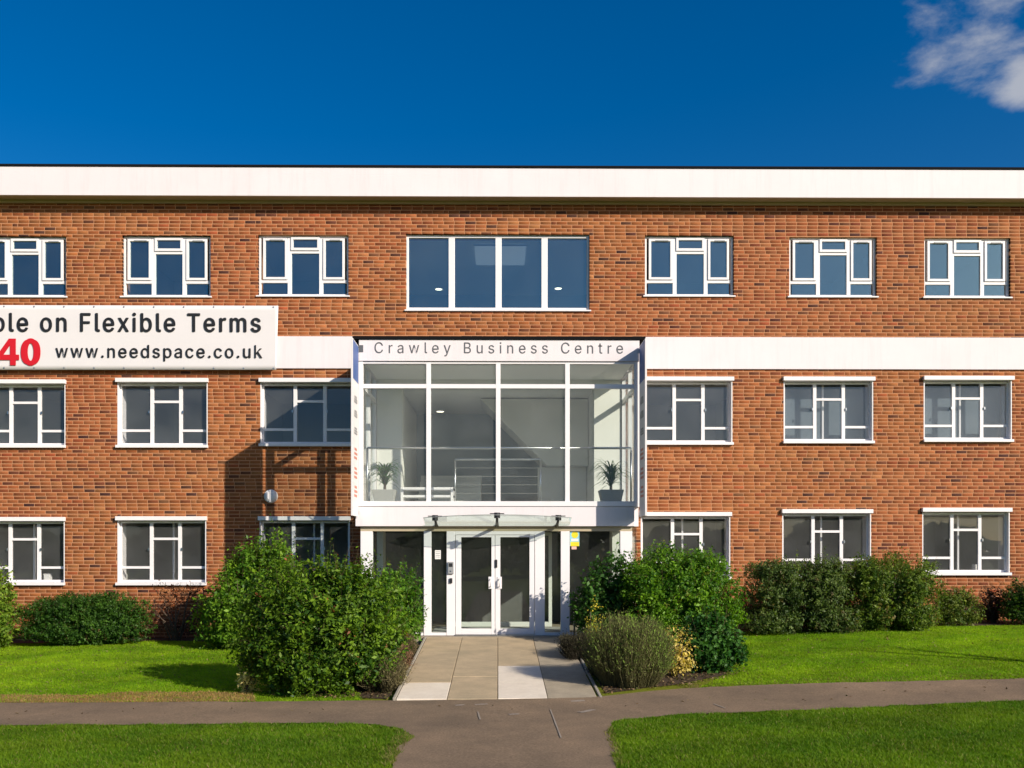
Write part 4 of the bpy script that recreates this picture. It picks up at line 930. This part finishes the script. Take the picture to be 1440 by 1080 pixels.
S('leafy_shrub', 'dark green shrub cut by the right picture edge', (1402, 1500, 800, 886), -.9, .5, 700, .055, (.012, .045, .010), (.06, .12, .02), 40, lump_amp=.2)

def lavender(name, label, cx_, cy_, rx, ry, h, n, c0, c1, seed, wid=.003):
    r = np.random.default_rng(seed); zb4 = g(cx_, cy_); t = thing(name, label, 'shrub', (cx_, cy_, zb4)); O = np.array([cx_, cy_, zb4])
    K = max(8, n // 160); ka = r.random(K) * 6.283; kq = np.sqrt(r.random(K)); ki = r.integers(0, K, n)
    a = ka[ki] + r.normal(0, .22, n); q = np.clip(kq[ki] + r.normal(0, .09, n), 0, 1.02); bx_ = np.c_[np.cos(a) * q * rx * .55, np.sin(a) * q * ry * .55, np.zeros(n)]
    el = np.sqrt(np.clip(1 - (q * .97) ** 2, 0, 1)); kh = r.uniform(.82, 1.04, K)[ki]
    tip = np.c_[np.cos(a) * q * rx, np.sin(a) * q * ry, h * (.22 + .78 * el ** .62)] * (kh * r.uniform(.72, 1.06, n))[:, None]; tip += r.normal(0, .045, (n, 3)); tip[:, 2] = np.maximum(tip[:, 2], .05)
    mid = (bx_ + tip) / 2 + r.normal(0, .03, (n, 3)); mid[:, 2] = np.maximum(mid[:, 2] + h * .05, .02)
    wv = r.normal(0, 1, (n, 3)); wv /= np.linalg.norm(wv, axis=1, keepdims=True); w_ = wid * r.uniform(.5, 1.4, (n, 1)); V = np.empty((n, 6, 3))
    V[:, 0] = bx_ + wv * w_; V[:, 1] = bx_ - wv * w_; V[:, 2] = mid - wv * w_; V[:, 3] = mid + wv * w_; V[:, 4] = tip - wv * w_ * .5; V[:, 5] = tip + wv * w_ * .5
    FI = (np.arange(n)[:, None, None] * 6 + np.array([[(0, 1, 2, 3), (3, 2, 4, 5)]])).reshape(-1, 4)
    lt = np.clip(r.normal(.5, .25, K)[ki] + r.normal(0, .2, n), 0, 1)[:, None]; C = np.array(c0) * (1 - lt) + np.array(c1) * lt
    link('stems', npmesh('stems', V.reshape(-1, 3) + O, 4, FI, np.repeat(np.array(c0) * .9 + 0 * C, 6, 0)), 'twigleaf', t)
    m = n * 6; k = r.integers(0, n, m); s = r.uniform(.25, 1.04, (m, 1)) ** .8; P = np.where(s < .5, bx_[k] + (mid[k] - bx_[k]) * s * 2, mid[k] + (tip[k] - mid[k]) * (s * 2 - 1)) + r.normal(0, .014, (m, 3)); P[:, 2] = np.maximum(P[:, 2], .01)
    D = tip[k] - mid[k]; D /= np.linalg.norm(D, axis=1, keepdims=True); D = D + r.normal(0, .45, (m, 3)); D /= np.linalg.norm(D, axis=1, keepdims=True)   # needle leaves point along the stem
    wv = np.cross(D, r.normal(0, 1, (m, 3))); wv /= np.linalg.norm(wv, axis=1, keepdims=True); L = r.uniform(.02, .055, (m, 1)); V = np.empty((m, 4, 3)); V[:, 0] = P - D * L * .5; V[:, 1] = P + wv * L * .09; V[:, 2] = P + D * L * .5; V[:, 3] = P - wv * L * .09
    g_ = np.clip((s - .35) * 1.6, 0, 1); C2 = (np.array(c0) * (1 - g_) + C[k] * g_) * r.uniform(.65, 1.4, (m, 1))   # old wood below, this year's growth above
    link('foliage', npmesh('foliage', V.reshape(-1, 3) + O, 4, np.arange(4 * m), np.repeat(C2, 4, 0)), 'twigleaf', t); return t
cx_, rx, h = dims(816, 954, 868, 972, -6.6)
lavender('lavender_bush', 'domed grey green lavender bush at the right path corner', cx_, -6.55, rx, .70, h, 9000, (.12, .11, .05), (.22, .36, .05), 51)
cx_, rx, h = dims(797, 850, 878, 935, -4.6)
lavender('lavender_bush', 'dark straggly lavender leaning over the right path edging', cx_ - .05, -4.3, .40, .8, .45, 3200, (.035, .03, .022), (.08, .075, .04), 52)
lavender('lavender_bush', 'dark low lavender at foot of domed lavender beside the path', 1.62, -5.7, .34, .75, .36, 2600, (.05, .04, .028), (.11, .10, .05), 53)
for i, (bx_, by_, lb, c0, c1) in enumerate(((-1.62, -6.6, 'dry brown lavender nearest the tarmac left of the path', (.10, .085, .045), (.22, .19, .09)), (-1.64, -5.4, 'reddish brown dry lavender midway along the left path edge', (.15, .085, .05), (.27, .16, .09)), (-1.66, -4.1, 'brown lavender on left path edge nearest the porch', (.11, .085, .045), (.2, .16, .08)))):
    lavender('lavender_bush', lb, bx_, by_, .34, .72, .50, 3200, c0, c1, 60 + i)

def litter(label, poly, n, seed):
    r = np.random.default_rng(seed); P0 = np.array(poly); mn, mx_ = P0.min(0), P0.max(0); P = mn + r.random((n, 2)) * (mx_ - mn); P = P[inpoly(P, poly)]; n = len(P)
    pal = np.array([(.16, .10, .05), (.24, .17, .09), (.09, .06, .035), (.12, .13, .04)]); C = pal[r.integers(0, 4, n)] * r.uniform(.6, 1.3, (n, 1))
    o = link('leaf_litter', leaves_mesh('leaf_litter', np.c_[P, gvec(P[:, 0], P[:, 1]) + .022], r.normal(0, .35, (n, 3)) + np.array([0, 0, 1]), r.uniform(.02, .06, n), .5, C, r), 'twigleaf'); tag(o, label, 'leaf litter', kind='stuff')
litter('dry leaf litter on the bed right of the entrance path', [(1.42, -2.3), (1.42, -7.3), (2.7, -6.75), (3.7, -5.9), (4.1, -2.6), (5, -1.1)], 9000, 91)
litter('dry leaf litter on the bed left of the entrance path', [(-1.42, -2.3), (-1.42, -7.45), (-3.1, -7.1), (-4.8, -1.3)], 9000, 92)
litter('scattered fallen leaves on the tarmac footpath', [(-9, -9.3), (9, -7.5), (9, -6.3), (1, -7.8), (-9, -7.7)], 260, 93)
litter('scattered fallen leaves on the banner side lawn', [(-11, -1.2), (-11, -7.2), (-3, -7.0), (-4.6, -1.5)], 420, 94)
litter('scattered fallen leaves on the lawn before the long hedge', [(11, -1.4), (11, -5.4), (3.5, -5.8), (4.6, -1.5)], 420, 95)
# slender young tree beyond the right of the frame; its shadow falls on the lawn
tr = thing('young_tree', 'slender bare young tree casting a thin shadow on the right lawn', 'tree', (11.2, -8.2, g(11.2, -8.2)))
O = Vector((11.2, -8.2, g(11.2, -8.2)))
part('trunk', MB().tube([O, O + Vector((.02, 0, 1.2)), O + Vector((.05, .03, 2.2))], [.10, .085, .07], 8), 'bark', tr, smooth=True)
for dx, dy, dz in ((.35, .1, 3.3), (-.25, -.1, 3.6), (.05, .25, 3.0), (-.5, .2, 2.9)):
    part('limb', MB().tube([O + Vector((.05, .03, 2.0)), O + Vector((dx * .6, dy * .6, (dz + 2) / 2)), O + Vector((dx, dy, dz))], [.06, .045, .02], 6), 'bark', tr, smooth=True)
# trees across the road behind the viewpoint (seen in the window reflections)
r = np.random.default_rng(77); Ps = []; Cs = []
for k in range(44):
    x = -92 + k * 4.2 + r.uniform(-1.5, 1.5); y = -58 + r.uniform(-5, 5); h = r.uniform(3.0, 6.5); n = 900
    d = r.normal(0, 1, (n, 3)); d /= np.linalg.norm(d, axis=1, keepdims=True); q = d * np.array([4.0, 3.5, h * .45]) * (1 - np.abs(r.normal(0, .2, (n, 1)))); q[:, 2] += h * .5
    Ps.append(q + np.array([x, y, -.3])); Cs.append(np.array([.03, .065, .018]) * r.uniform(.6, 1.4, (n, 1)))
Ps = np.concatenate(Ps); Cs = np.concatenate(Cs)
tl_ = link('treeline', leaves_mesh('treeline', Ps, r.normal(0, 1, Ps.shape), r.uniform(.6, 1.1, len(Ps)), .8, Cs, r), 'leaf'); tl_['kind'] = 'stuff'; tl_['label'] = 'distant belt of green trees across the road'; tl_['category'] = 'trees'
